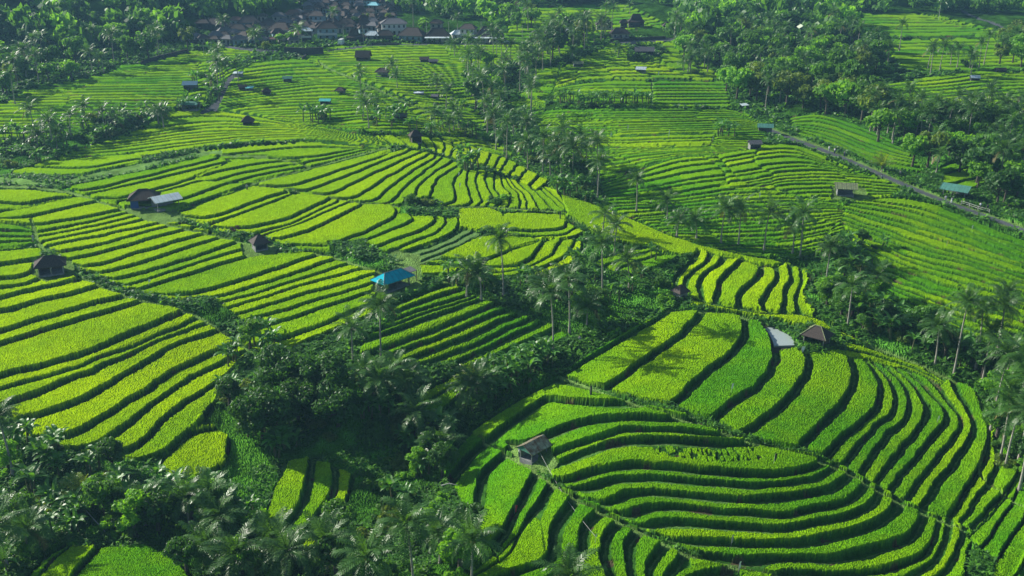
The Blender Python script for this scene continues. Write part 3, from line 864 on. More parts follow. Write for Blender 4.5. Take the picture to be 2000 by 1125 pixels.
class Acc:
    def __init__(s):
        s.v = []; s.q = []; s.m = []; s.n = 0

    def add(s, v, q, m=0):
        v = np.asarray(v, dtype=float).reshape(-1, 3); q = np.asarray(q).reshape(-1, 4)
        s.v.append(v); s.q.append(q + s.n); s.m.append(np.full(len(q), m)); s.n += len(v)

    def mesh(s, name, mats, smooth=False):
        return mesh_np(name, np.concatenate(s.v), np.concatenate(s.q), mats=mats, smooth=smooth, midx=np.concatenate(s.m))


def palm_crown(seed, nf=24, nl=15, L=4.6, up=False):
    r = np.random.default_rng(seed); A_ = Acc()
    for i in range(nf):
        az = i * 2.399963 + r.uniform(-.25, .25)
        k = i / nf
        e0 = math.radians(r.uniform(-8, 8) + (84 - 104 * k if not up else 86 - 62 * k))
        droop = math.radians(r.uniform(45, 90) * (1.0 if not up else .7))
        Lf = L * r.uniform(.82, 1.08)
        S = 9; pts = [np.zeros(3)]; twist = r.uniform(-.5, .5)
        for j in range(S):
            e = e0 - droop * ((j + .5) / S) ** 1.4
            a2 = az + twist * ((j + .5) / S) * .6
            pts.append(pts[-1] + Lf / S * np.array([math.cos(a2) * math.cos(e), math.sin(a2) * math.cos(e), math.sin(e)]))
        pts = np.array(pts)
        tv, tq = tube(pts, [.06 * (1 - .8 * j / S) + .012 for j in range(S + 1)], 3)
        mi = 1 if (k > .92 and r.random() < .6) else 0
        A_.add(tv, tq, mi)
        ss = np.linspace(.12, .985, nl)
        for s_ in ss:
            j = s_ * S; j0 = min(int(j), S - 1); p = pts[j0] * (1 - (j - j0)) + pts[j0 + 1] * (j - j0)
            d = pts[j0 + 1] - pts[j0]; d /= np.linalg.norm(d)
            side = np.cross(d, [0, 0, 1.]); side /= np.linalg.norm(side) + 1e-6
            upv = np.cross(side, d)
            ll = (.32 + .82 * math.sin(math.pi * min(1, s_ * .9 + .1)) ** .7) * r.uniform(.85, 1.1) * (L / 4.6)
            wdt = .88 * Lf / nl * r.uniform(.6, .9)
            for sg in (-1, 1):
                dr = side * sg * .85 + d * .55 + upv * r.uniform(-.15, .22)
                dr /= np.linalg.norm(dr)
                p1 = p + dr * ll * .55; p2 = p1 + (dr + np.array([0, 0, -.75])) * ll * .42
                A_.add([p - d * wdt / 2, p + d * wdt / 2, p1 + d * wdt * .5, p1 - d * wdt * .4, p2 + d * wdt * .12, p2 - d * wdt * .05],
                       [(0, 1, 2, 3), (3, 2, 4, 5)], mi)
    # boot of the crown and nuts
    for i in range(7):
        c = np.array([math.cos(i * 1.1), math.sin(i * 1.1), 0]) * .28 + [0, 0, -.35 - .1 * (i % 2)]
        v, q = ball(c, .15); A_.add(v, q, 1)
    return A_.mesh("palm_crown", [M_PALM if not up else M_PALM, M_PALMD])


def ball(c, r_, n=6, m=4):
    V_ = []; Q = []
    for i in range(m + 1):
        ph = math.pi * i / m
        for k in range(n):
            th = 2 * math.pi * k / n
            V_.append([c[0] + r_ * math.sin(ph) * math.cos(th), c[1] + r_ * math.sin(ph) * math.sin(th), c[2] + r_ * math.cos(ph)])
    for i in range(m):
        for k in range(n):
            Q.append((i * n + k, (i + 1) * n + k, (i + 1) * n + (k + 1) % n, i * n + (k + 1) % n))
    return V_, Q


def palm_trunk(seed):
    r = np.random.default_rng(seed)
    bx_, by_ = r.uniform(-.9, .9, 2)
    t = np.linspace(0, 1, 9)
    path = np.stack([bx_ * (t ** 2 - t * .3), by_ * (t ** 2 - t * .3), t * 10], 1)
    path[0, 2] = -.08
    rad = .19 - .08 * t; rad[0] = .34; rad[1] = .23
    v, q = tube(path, rad, 7)
    # a short crown shaft
    return mesh_np("palm_trunk", v, q, mats=[M_TRUNK], smooth=True), path[-1]


PALM_T = [palm_trunk(s) for s in range(6)]
PALM_C = [palm_crown(100 + s, [22, 19, 24, 17, 20, 16][s], 16, 4.2 + .22 * s) for s in range(6)]
PALM_F = [palm_crown(200 + s, 17 + s, 8, 4.3 + .25 * s) for s in range(4)]
PALM_U = [palm_crown(300 + s, 14, 14, 4.2, True) for s in range(2)]
for me_ in PALM_U[1:]:
    me_.materials[0] = M_PALMY


def banana_mesh(seed, stems=3, nl=8, seg=5):
    r = np.random.default_rng(seed); A_ = Acc(); TS = []
    for s in range(stems):
        o = np.array([r.uniform(-1, 1), r.uniform(-1, 1), 0]) * (1.1 if stems > 1 else 0)
        h = r.uniform(1.6, 3.0)
        top = o + np.array([r.uniform(-.3, .3), r.uniform(-.3, .3), h])
        v, q = tube([o - [0, 0, .1], (o + top) / 2, top], [.16, .13, .08], 6); T_ = Acc(); T_.add(v, q); TS.append(T_.mesh("banana_stem", [M_STEM], True))
        for i in range(nl):
            az = i * 2.4 + r.uniform(-.3, .3); k = i / nl
            e0 = math.radians(82 - 45 * k + r.uniform(-8, 8)); droop = math.radians(r.uniform(60, 115))
            Lf = r.uniform(1.7, 2.6); wd = r.uniform(.26, .38)
            pts = [top.copy()]
            for j in range(seg):
                e = e0 - droop * ((j + .5) / seg) ** 1.2
                pts.append(pts[-1] + Lf / seg * np.array([math.cos(az) * math.cos(e), math.sin(az) * math.cos(e), math.sin(e)]))
            sd_ = np.array([-math.sin(az), math.cos(az), 0]); vs_ = []
            for j, p in enumerate(pts):
                w_ = wd * [.15, .8, 1., .95, .7, .1][min(j, 5)]
                lift = np.array([0, 0, w_ * .35])
                vs_ += [p - sd_ * w_ + lift, p, p + sd_ * w_ + lift]
            qs = []
            for j in range(seg):
                a = j * 3; qs += [(a, a + 1, a + 4, a + 3), (a + 1, a + 2, a + 5, a + 4)]
            A_.add(vs_, qs)
    return A_.mesh("banana_leaves", [M_BAN]), TS


BANS = [banana_mesh(40 + s, [3, 2, 4, 1, 3][s]) for s in range(5)]


def crown_mesh(seed, R_=3.5, H_=3., lobes=12, per=200, size=.3, mi=0, name="tree_crown", zc=None):
    """foliage: many leaf sized quads in clumps spread unevenly through the crown"""
    r = np.random.default_rng(seed)
    zc = H_ if zc is None else zc
    cs = []
    for i in range(lobes):
        a = i * 2.4 + r.uniform(-.5, .5); rr = R_ * math.sqrt(r.uniform(.05, 1)) * .72
        cs.append([rr * math.cos(a), rr * math.sin(a), zc + H_ * r.uniform(-.55, .75) * (1 - .35 * rr / R_)])
    cs = np.array(cs); lr = R_ * r.uniform(.24, .46, lobes)
    n = lobes * per; li = np.repeat(np.arange(lobes), per)
    d = r.normal(size=(n, 3)); d[:, 2] = d[:, 2] * .8 + .25; d /= np.linalg.norm(d, axis=1)[:, None]
    rad = lr[li] * (r.uniform(.35, 1.12, n) ** .5)
    c = cs[li] + d * rad[:, None] * np.array([1, 1, .75])
    nrm = d + r.normal(size=(n, 3)) * .55; nrm /= np.linalg.norm(nrm, axis=1)[:, None]
    a = np.cross(nrm, r.normal(size=(n, 3))); a /= np.linalg.norm(a, axis=1)[:, None]; b = np.cross(nrm, a)
    s = (size * r.uniform(.5, 1.2, n))[:, None]
    V_ = np.stack([c - a * s, c - b * s * .55, c + a * s, c + b * s * .55], 1).reshape(-1, 3)
    Q = np.arange(n * 4).reshape(-1, 4)
    return mesh_np(name, V_, Q, mats=[LEAFS[mi]]), cs


def trunk_mesh(seed, cs, r0=.28):
    r = np.random.default_rng(seed); A_ = Acc()
    top = cs.mean(0); fork = np.array([top[0] * .3, top[1] * .3, top[2] * .5])
    v, q = tube([[0, 0, -.1], fork * .5, fork], [r0 * 1.4, r0, r0 * .8], 7); A_.add(v, q)
    for c in cs[:9]:
        m = (fork + c) / 2 + r.normal(size=3) * .25
        v, q = tube([fork, m, c], [r0 * .55, r0 * .35, r0 * .1], 5); A_.add(v, q)
    return A_.mesh("tree_trunk", [M_BARK], True)


TREES = {}   # kind -> list of (crown, trunk)
for key, args in {
    'big': [dict(R_=4.6, H_=3.6, lobes=20, per=330, size=.30, mi=0, zc=4.6), dict(R_=4.2, H_=3.6, lobes=18, per=330, size=.30, mi=0, zc=4.6)],
    'mid': [dict(R_=3.0, H_=2.6, lobes=13, per=210, size=.27, mi=1, zc=4.2), dict(R_=2.6, H_=2.8, lobes=11, per=210, size=.26, mi=2, zc=4.0),
            dict(R_=2.9, H_=2.6, lobes=12, per=210, size=.27, mi=0, zc=4.0)],
    'far': [dict(R_=4.6, H_=3.6, lobes=14, per=75, size=.62, mi=0, zc=6.2), dict(R_=4.2, H_=4.2, lobes=14, per=75, size=.62, mi=1, zc=6.5),
            dict(R_=4.8, H_=3.2, lobes=14, per=75, size=.62, mi=2, zc=6.0), dict(R_=4.4, H_=3.6, lobes=13, per=75, size=.6, mi=3, zc=6.0)],
}.items():
    TREES[key] = []
    for i, a in enumerate(args):
        cm, cs = crown_mesh(500 + i * 7 + len(key), **a)
        TREES[key].append((cm, trunk_mesh(i, cs)))
BUSH = [crown_mesh(700 + i, R_=1.5, H_=.9, lobes=7, per=130, size=.2, mi=[1, 2, 0, 3][i], name="bush", zc=.55)[0] for i in range(4)]

ORD = ["first", "second", "third", "fourth", "fifth", "sixth", "seventh", "eighth", "ninth", "tenth", "eleventh", "twelfth", "thirteenth",
       "fourteenth", "fifteenth", "sixteenth", "seventeenth", "eighteenth", "nineteenth", "twentieth"]


def ordinal(k):
    if k < 20: return ORD[k]
    t = ["twenty", "thirty", "forty", "fifty"][(k + 1) // 10 - 2]
    return (t[:-1] + "ieth") if (k + 1) % 10 == 0 else t + "-" + ORD[(k + 1) % 10 - 1]


PLANTS = []     # (species, pixel u, base point, opts, grove phrase)


def place_plant(sp, p, phrase, **o):
    PLANTS.append([sp, project(p.x, p.y, p.z)[0], p, o, phrase])


def scatter(poly, counts, phrase, gap=3.0, **o):
    xs = [q[0] for q in poly]; ys = [q[1] for q in poly]
    got = []
    for sp, n in counts.items():
        k = 0; tries = 0
        while k < n and tries < n * 40:
            tries += 1
            u = RND.uniform(min(xs), max(xs)); v = RND.uniform(min(ys), max(ys))
            if not in_poly(np.array([u]), np.array([v]), poly)[0]: continue
            p = ground(u, v)
            if class_at(p.x, p.y) in (3, 7, 8): continue
            g = gap * {'bush': .6, 'banana': .6, 'tree': 1.2, 'bigtree': 1.5}.get(sp, 1) * (.75 if tries > n * 15 else 1)
            if any((p.x - q.x) ** 2 + (p.y - q.y) ** 2 < g * g for q in got): continue
            got.append(p); k += 1
            place_plant(sp, p, phrase, **o)


def palm_at(bu, bv, cv, phrase, lean=0, **o):
    p = ground(bu, bv)
    place_plant('palm', p, phrase, h=max(3.0, (bv - cv) / ppm(p)), **o)


# single palms that stand out: (base u, base v, crown v)
for t in [(983, 582, 468), (940, 585, 535), (912, 580, 530), (1060, 600, 560)]:
    palm_at(*t, "grove by the round paddy")
for t in [(1175, 602, 478), (1080, 692, 572), (1112, 655, 548), (1228, 565, 508), (1178, 455, 420), (1146, 640, 600), (1200, 500, 440)]:
    palm_at(*t, "grove above the palm shaded field")
for t in [(745, 712, 598), (690, 712, 640), (792, 792, 745), (742, 800, 738), (932, 792, 742), (955, 775, 740), (862, 905, 868), (905, 800, 756), (720, 790, 720), (775, 760, 715), (815, 850, 800)]:
    palm_at(*t, "ravine below the blue roof")
for t in [(1243, 414, 352), (1303, 430, 394), (1408, 474, 412), (1442, 478, 412), (1492, 490, 418), (1360, 466, 430), (1562, 506, 418), (1548, 495, 440), (1322, 462, 430), (1145, 345, 292)]:
    palm_at(*t, "row behind the long bright ridge")
for t in [(1610, 578, 482), (1655, 640, 562), (1862, 738, 592), (1825, 718, 640), (1905, 722, 606), (1940, 745, 600), (1918, 750, 650), (1955, 780, 680), (1935, 842, 690), (1952, 905, 765), (1962, 920, 800), (1978, 870, 700), (1990, 900, 740), (1945, 700, 570), (1700, 600, 540), (1990, 960, 800)]:
    palm_at(*t, "right hand valley")
for t in [(808, 1165, 1015), (718, 1190, 1078), (922, 1170, 1050), (560, 1130, 1075), (545, 1100, 1050), (415, 1035, 955), (372, 1040, 968), (1112, 1180, 1118), (640, 1120, 1060), (470, 1130, 1075), (860, 1100, 1040), (400, 1110, 1070), (440, 1070, 1000)]:
    palm_at(*t, "jungle along the lower edge", near=1)
for t in [(26, 930, 808), (15, 1110, 1020), (55, 1080, 1030), (285, 1030, 985)]:
    palm_at(*t, "lower left scrub", near=1)
place_plant('youngpalm', ground(165, 985), "lower left scrub")
place_plant('youngpalm', ground(1722, 335), "verge of the road on the right")
place_plant('youngpalm', ground(920, 765), "bank beside the small lower paddy")
for t in [(30, 205, 148), (140, 272, 228), (75, 292, 262), (112, 290, 262), (320, 250, 222), (240, 252, 232)]:
    palm_at(*t, "belt between two left fields")
for t in [(432, 142, 105), (438, 165, 130), (414, 178, 158), (466, 160, 128), (310, 244, 218), (705, 188, 146), (768, 150, 128), (776, 172, 148), (852, 175, 162), (872, 212, 178), (888, 110, 88), (1207, 112, 96), (1348, 142, 118), (1335, 140, 122), (1230, 28, 12), (1930, 200, 172), (1115, 120, 100), (1060, 118, 96)]:
    palm_at(*t, "open fields below the village")

scatter([(0, 150), (60, 125), (200, 90), (330, 70), (400, 95), (340, 108), (200, 146), (60, 178), (0, 196)], dict(palm=14, tree=15), "tree line by the top left field")
scatter([(0, 260), (130, 250), (240, 225), (310, 228), (350, 220), (300, 255), (170, 285), (60, 330), (0, 334)], dict(palm=4, banana=34, bush=10), "belt between two left fields", gap=2.6)
scatter([(375, 165), (420, 125), (470, 122), (440, 190), (400, 210), (352, 222)], dict(palm=2, banana=10, bush=5), "verge of the lane on the left", gap=3)
scatter([(400, 70), (620, 80), (640, 98), (520, 108), (440, 100), (390, 92)], dict(tree=4, palm=4, bush=24), "front gardens of the village", gap=3.4, small=1, short=1)
scatter([(620, 30), (780, 40), (980, 60), (1000, 72), (780, 62), (640, 60)], dict(tree=7, palm=3), "gardens between village houses", gap=5, small=1)
scatter([(905, 130), (930, 95), (1010, 92), (1060, 118), (1040, 190), (965, 240), (905, 215)], dict(palm=25, banana=10, tree=3, bush=8), "upper central palm grove", gap=3.2)
scatter([(945, 240), (1040, 230), (1062, 290), (1168, 350), (1170, 402), (1085, 380), (1010, 325), (950, 285)], dict(palm=24, banana=14, bush=10, tree=2), "dense grove behind bright crest", gap=2.8)
scatter([(1090, 68), (1200, 62), (1190, 92), (1110, 118), (1045, 158), (1010, 140), (1060, 100)], dict(palm=24, tree=7, bush=6), "belt below the roadside pavilions", gap=3.4)
scatter([(985, 40), (1030, 30), (1060, 56), (1000, 70)], dict(tree=6, palm=4), "clump by the far meadow", gap=5)
scatter([(1092, 199), (1275, 199), (1275, 208), (1092, 210)], dict(banana=26), "hedge across the far terraces", gap=2.0)
scatter([(700, 225), (790, 232), (800, 255), (720, 252)], dict(banana=9, palm=3, bush=4), "clump on the middle crest", gap=2.2, short=1)
scatter([(600, 225), (645, 228), (640, 242), (598, 240)], dict(banana=6, bush=1), "clump on the left crest", gap=1.8)
scatter([(800, 240), (900, 248), (930, 275), (870, 266), (810, 262)], dict(palm=4, banana=8), "slope behind the crest hut", gap=2.4, short=1)
scatter([(892, 312), (935, 318), (932, 335), (898, 335)], dict(banana=5, bush=1), "clump on the fan of strips", gap=1.6)
scatter([(1395, 258), (1440, 255), (1438, 270), (1398, 272)], dict(banana=5), "clump above dark striped slope", gap=1.6)
scatter([(1395, 120), (1470, 108), (1560, 130), (1600, 160), (1700, 215), (1745, 255), (1700, 262), (1560, 215), (1470, 215), (1420, 190)], dict(bigtree=26, palm=12, tree=14), "big wood on the right", gap=4.5)
scatter([(1310, 78), (1420, 50), (1640, 78), (1740, 95), (1690, 160), (1590, 150), (1480, 108), (1400, 118), (1340, 125)], dict(palm=24, tree=30), "mixed wood behind the big wood", gap=4.2)
scatter([(1330, 128), (1390, 125), (1395, 145), (1330, 148)], dict(palm=5, bush=4), "corner of the upper yellow field", gap=3)
scatter([(1690, 250), (1760, 245), (1850, 252), (2000, 245), (2000, 320), (1900, 296), (1800, 285), (1720, 282)], dict(palm=34, tree=18, bush=10), "belt below the far right fields", gap=3.6)
scatter([(1770, 318), (1860, 305), (2000, 335), (2000, 425), (1940, 400), (1880, 350), (1800, 345)], dict(palm=8, tree=13, banana=8, bush=8), "trees around the roadside stall", gap=3.2)
scatter([(1700, 100), (1760, 95), (1740, 130), (1660, 160), (1640, 140)], dict(tree=9, palm=6), "clump left of far right field", gap=4)
scatter([(1800, 128), (1960, 125), (1940, 150), (1800, 150)], dict(palm=10, bush=5), "row across the far right field", gap=4)
scatter([(1950, 95), (2000, 85), (2000, 145), (1950, 140)], dict(tree=8, palm=3), "clump at the far right edge", gap=4)
scatter([(1580, 560), (1600, 505), (1640, 475), (1700, 480), (1738, 488), (1700, 545), (1640, 560), (1620, 600)], dict(palm=2, banana=14, tree=5, bush=9), "hollow by the wavy field", gap=2.6)
scatter([(1600, 590), (1690, 560), (1780, 640), (1900, 690), (1960, 705), (1960, 760), (1880, 728), (1780, 690), (1660, 650)], dict(banana=30, tree=10, bush=18, palm=4), "jungle strip right of the pond", gap=2.4)
scatter([(1935, 790), (1960, 740), (2000, 730), (2000, 960), (1950, 930), (1940, 850)], dict(tree=10, bush=10, banana=5), "jungle at the right edge", gap=2.6)
scatter([(1010, 555), (1150, 520), (1275, 505), (1300, 580), (1240, 612), (1180, 640), (1120, 660), (1105, 640), (1040, 600)], dict(palm=3, banana=9, bush=12, tree=2), "grove above the palm shaded field", gap=2.4)
scatter([(870, 540), (960, 545), (990, 565), (890, 575)], dict(palm=2, banana=5, bush=4), "grove by the round paddy", gap=2.0, short=1)
scatter([(530, 775), (600, 765), (670, 785), (680, 825), (640, 870), (560, 885), (500, 865), (510, 800)], dict(bigtree=5, tree=2, bush=5), "dark wood in the ravine", gap=2.8)
scatter([(440, 770), (500, 760), (515, 800), (495, 865), (455, 850), (435, 800)], dict(tree=2, bush=7, banana=4), "dark wood in the ravine", gap=3.2)
scatter([(430, 690), (500, 668), (540, 660), (520, 700), (450, 730)], dict(banana=6, tree=1), "upper corner of the ravine", gap=1.8)
scatter([(505, 830), (590, 840), (600, 890), (520, 895)], dict(banana=9), "clump in front of the dark wood", gap=1.5)
scatter([(640, 800), (690, 800), (690, 835), (640, 835)], dict(banana=2), "foot of the dark wood", gap=1.8)
scatter([(700, 720), (790, 745), (805, 800), (790, 860), (720, 860), (700, 780)], dict(banana=16, bush=9, palm=1), "ravine below the blue roof", gap=2.0)
scatter([(950, 745), (1060, 690), (1085, 700), (1060, 735), (960, 790), (910, 830), (890, 820)], dict(banana=20, bush=10), "hedge left of the wide fields", gap=1.7)
scatter([(795, 835), (850, 828), (885, 850), (860, 900), (780, 900)], dict(palm=1, banana=7, bush=9, tree=1), "bank beside the small lower paddy", gap=2.0, short=1)
scatter([(790, 862), (865, 850), (872, 940), (860, 1000), (720, 960), (740, 900)], dict(tree=4, bush=14, palm=2, banana=5), "leafy slope left of rusty hut", gap=2.0, short=1)
scatter([(0, 870), (120, 875), (240, 905), (340, 935), (420, 950), (520, 960), (500, 1040), (300, 1052), (130, 1048), (60, 1060), (0, 1080)], dict(palm=8, banana=30, tree=10, bush=44), "lower left scrub", gap=2.0, short=1, near=1)
scatter([(0, 1060), (60, 1070), (50, 1125), (0, 1140)], dict(banana=6, bush=6), "lower left scrub", gap=1.8)
scatter([(340, 1060), (470, 1030), (560, 1065), (700, 1030), (720, 940), (860, 990), (960, 1080), (960, 1160), (380, 1160)], dict(palm=8, banana=24, tree=10, bush=34), "jungle along the lower edge", gap=2.1, short=1, near=1)
scatter([(1900, 1050), (1990, 1060), (2010, 1130), (1930, 1130)], dict(banana=7), "lower right corner", gap=1.5)
scatter([(790, 395), (850, 395), (850, 412), (790, 412)], dict(banana=4, bush=2), "clump in the middle fan", gap=1.5)
scatter([(650, 478), (700, 478), (762, 505), (762, 522), (700, 515), (650, 495)], dict(banana=14), "clump behind the blue roofed hut", gap=1.5)
scatter([(372, 582), (410, 586), (470, 622), (468, 645), (400, 612)], dict(banana=12), "clump beside the lower canal", gap=1.5)
scatter([(960, 388), (1000, 385), (1000, 400), (960, 402)], dict(bush=4), "end of the fan of strips", gap=1.4)
scatter([(470, 478), (490, 478), (490, 490), (470, 488)], dict(banana=3), "plants by the brown pyramid hut", gap=1.2)
scatter([(1562, 640), (1580, 636), (1582, 648), (1566, 650)], dict(bush=2), "back of the pond hut", gap=1.)
scatter([(1300, 575), (1318, 575), (1318, 598), (1300, 598)], dict(bush=3), "front of the tiny shrine hut", gap=1.)
scatter([(735, 90), (790, 92), (790, 105), (740, 104)], dict(banana=5), "fields below roadside houses", gap=2.)
scatter([(1290, 84), (1310, 90), (1280, 125), (1255, 130)], dict(banana=8, bush=5), "plants beside the long dark barn", gap=2.)
scatter([(560, 572), (820, 560), (980, 560), (1000, 575), (960, 590)], dict(bush=0), "x")

MAXN = dict(palm=300, banana=300, tree=300, bigtree=60, bush=300)
CNT = {}
byg = {}
for e in PLANTS:
    CNT[e[0]] = CNT.get(e[0], 0) + 1
    if CNT[e[0]] > MAXN.get(e[0], 999): continue
    byg.setdefault((e[0] if e[0] != 'bigtree' else 'tree', e[4]), []).append(e)
print("PLANTS", CNT)
WORD = dict(palm="tall coconut palm", banana="banana plant", tree="leafy broadleaf tree", bush="low green bush", youngpalm="short palm with bright yellow green fronds")
for (sp, phrase), lst in byg.items():
    lst.sort(key=lambda e: e[1])
    for k, (s0, u, p, o, _) in enumerate(lst):
        kind = {'palm': 'coconut_palm', 'youngpalm': 'young_palm', 'banana': 'banana_plant', 'tree': 'broadleaf_tree', 'bush': 'bush'}[sp]
        dist = p.y
        rz = RND.uniform(0, 6.28)
        where = f"{ordinal(k)} from the left in the {phrase}" if len(lst) > 1 else f"in the {phrase}"
        lab = f"{WORD[sp]}, {where}"
        if len(lab.replace("-", " ").split()) > 16: lab = lab.replace("leafy ", "").replace("tall ", "").replace("low green ", "")
        grp = f"{ {'palm':'coconut palms','youngpalm':'young palms','banana':'banana plants','tree':'trees','bush':'bushes'}[sp]} in the {phrase}"
        cat = dict(palm="palm tree", youngpalm="palm tree", banana="banana plant", tree="tree", bush="bush")[sp]
        if sp == 'palm':
            h = o.get('h') or (RND.uniform(4, 8) if o.get('short') else RND.uniform(5.5, 12.5))
            t = empty(kind, p, rz)
            i = RND.randrange(6); tm, top = PALM_T[i]
            tk = link("trunk", tm, t); tk.scale = (1, 1, h / 10)
            cm = RND.choice(PALM_C if dist < 270 else PALM_F)
            cr = link("crown", cm, t, (top[0], top[1], h)); s = RND.uniform(.8, 1.05); cr.scale = (s, s, s)
            cr.rotation_euler = (RND.uniform(-.12, .12), RND.uniform(-.12, .12), RND.uniform(0, 6))
        elif sp == 'youngpalm':
            t = empty(kind, p, rz)
            tk = link("trunk", PALM_T[0][0], t); tk.scale = (1, 1, .14)
            cr = link("crown", PALM_U[1], t, (0, 0, 1.4))
        elif sp == 'banana':
            a, b = RND.choice(BANS); s = RND.uniform(.8, 1.3) * (1.15 if dist > 250 else 1)
            t = empty(kind, p, rz, s)
            link("leaves", a, t)
            for b_ in b: link("stem", b_, t)
        elif sp == 'bush':
            t = link(kind, RND.choice(BUSH)); t.location = p; s = RND.uniform(.6, 1.5) * (1.2 if dist > 250 else 1)
            t.scale = (s, s, s * RND.uniform(.8, 1.3)); t.rotation_euler = (0, 0, rz)
        else:
            key = 'big' if (s0 == 'bigtree' and dist < 230) else ('far' if dist >= 230 else 'mid')
            c, tr = RND.choice(TREES[key])
            s = RND.uniform(.8, 1.2) if key != 'mid' else RND.uniform(.6, 1.15)
            if s0 == 'bigtree' and key == 'far': s *= 1.25
            if o.get('small'): s *= .6
            t = empty(kind, p, rz, s)
            link("crown", c, t); link("trunk", tr, t)
        tag(t, lab, cat, grp)

# ---------------------------------------------------------------- undergrowth on the banks and in the ravines
def tufts(n, ymax, ymin, seed, L=(.4, 1.0), wd=.12, leaves=5):
    r = np.random.default_rng(seed)
    ok = (cls == 0) | (cls == 4) | ((cls == 8) & (rng.random(cls.shape) < .5))
    ok &= (GY < ymax) & (GY > ymin) & (np.abs(U - 1000) < 1200)
    rr, cc = np.nonzero(ok)
    wgt = (GY[rr, cc] ** 1.0) * np.abs(np.gradient(YR))[rr]
    pk = r.choice(len(rr), n, p=wgt / wgt.sum())
    x = GX[rr[pk], cc[pk]] + r.uniform(-.2, .2, n); y = GY[rr[pk], cc[pk]] + r.uniform(-.3, .3, n); z = Z[rr[pk], cc[pk]] - .08
    keep = vnoise(x / 7, y / 7, 71) > .3
    x, y, z = x[keep], y[keep], z[keep]; n = len(x)
    c = np.repeat(np.stack([x, y, z], 1), leaves, 0); m = n * leaves
    az = r.uniform(0, 2 * np.pi, m); e = r.uniform(.3, 1.35, m)
    l = r.uniform(*L, m) * np.repeat(r.uniform(.5, 1.4, n), leaves)
    d = np.stack([np.cos(az) * np.cos(e), np.sin(az) * np.cos(e), np.sin(e)], 1)
    d2 = np.stack([np.cos(az) * np.cos(e - .9), np.sin(az) * np.cos(e - .9), np.sin(e - .9)], 1)
    s = np.stack([-np.sin(az), np.cos(az), az * 0], 1) * (wd * r.uniform(.6, 1.3, m))[:, None]
    p1 = c + d * (l * .55)[:, None]; p2 = p1 + d2 * (l * .5)[:, None]
    V_ = np.stack([c - s * .3, c + s * .3, p1 + s, p1 - s, p2 + s * .15, p2 - s * .15], 1).reshape(-1, 3)
    b = np.arange(m)[:, None] * 6
    Q = np.stack([b + [0, 1, 2, 3], b + [3, 2, 4, 5]], 1).reshape(-1, 4)
    return V_, Q


A_ = Acc()
M_UND = [leaf_mat("undergrowth_dark", (.045, .135, .02), .48, .3, .32), leaf_mat("undergrowth_light", (.095, .25, .022), .5, .3, .36)]
for k, (n_, y1, y0, L_, wd_) in enumerate([(17000, 175, 60, (.4, 1.0), .13), (15000, 300, 160, (.6, 1.4), .24), (12000, 480, 290, (1.0, 2.2), .5)]):
    V_, Q = tufts(n_, y1, y0, 80 + k, L_, wd_)
    A_.add(V_, Q, 0)
    V_, Q = tufts(n_ // 3, y1, y0, 90 + k, L_, wd_)
    A_.add(V_, Q, 1)
tag(link("undergrowth", A_.mesh("undergrowth", M_UND)), "tangle of ferns and weeds covering the banks and ravines", None, None, "stuff")

# ---------------------------------------------------------------- the far wood on the hills: one mass of crowns
def far_wood(n, seed):
    r = np.random.default_rng(seed)
    vs_ = []
    for k in range(4):
        cm, cs = crown_mesh(900 + k, R_=5, H_=4, lobes=11, per=14, size=1.25, mi=0, zc=4.5)
        co = np.empty(len(cm.vertices) * 3, np.float32); cm.vertices.foreach_get("co", co)
        vs_.append(co.reshape(-1, 3))
        bpy.data.meshes.remove(cm)
    A_ = Acc(); cnt = 0
    while cnt < n:
        y = 330 + 750 * r.random() ** 1.3; x = r.uniform(-.62, .62) * y
        z = float(base(np.array([x]), np.array([y]))[0])
        u, v = project(x, y, z)
        if v > 172: continue
        if -200 < u < 2200 and v > -15 and class_at(x, y) in (1, 2, 3, 6): continue
        if v > np.interp(u, [-50, 150, 300, 400, 470, 600, 770, 980], [140, 115, 88, 62, 46, 34, 24, 50]) and not (u > 1310 and v < 90): continue
        if 585 < u < 765 and v > 0: continue
        if 370 < u < 620 and v > 40: continue
        if 965 < u < 1310 and 14 < v < 95: continue
        if u > 1690 and v > 28: continue
        a = r.uniform(0, 6.28); s = r.uniform(.7, 1.5) * (1 + max(0, y - 500) / 900)
        ca, sa = math.cos(a) * s, math.sin(a) * s
        V0 = vs_[r.integers(4)]
        V1 = np.stack([V0[:, 0] * ca - V0[:, 1] * sa + x, V0[:, 0] * sa + V0[:, 1] * ca + y, V0[:, 2] * s * r.uniform(.9, 1.5) + z - 1.5], 1)
        A_.add(V1, np.arange(len(V1)).reshape(-1, 4), int(r.choice([0, 1, 1, 2, 4])) if True else 0)
        cnt += 1
    return A_.mesh("far_wood", LEAFS + [M_PALM])


tag(link("distant_forest", far_wood(3600, 5)), "dense forest covering the hills behind the village", None, None, "stuff")
# ---------------------------------------------------------------- huts, houses, people and small things
M_WOOD = mat("weathered_wood", (.16, .13, .10), .85, .2, noise=(.07, .055, .045), scale=5)
M_POLE = mat("pale_pole", (.42, .42, .40), .7, .3, noise=(.28, .28, .26), scale=4)
M_TILE = mat("dark_clay_tiles", (.085, .068, .060), .85, .2, noise=(.035, .03, .028), scale=7, bump=.6)
M_TILEB = mat("brown_clay_tiles", (.10, .082, .075), .85, .2, noise=(.055, .045, .042), scale=7, bump=.6)
M_TILER = mat("red_clay_tiles", (.20, .11, .085), .85, .2, noise=(.12, .075, .065), scale=5, bump=.4)
M_TILEG = mat("grey_roof", (.15, .155, .17), .8, .25, noise=(.09, .09, .10), scale=4)
M_BLUE = mat("turquoise_sheet", (.0, .36, .48), .7, .05, noise=(.0, .42, .52), scale=1.5)
M_RUST = mat("rusty_sheet", (.33, .36, .26), .65, .3, noise=(.15, .09, .05), scale=1.6)
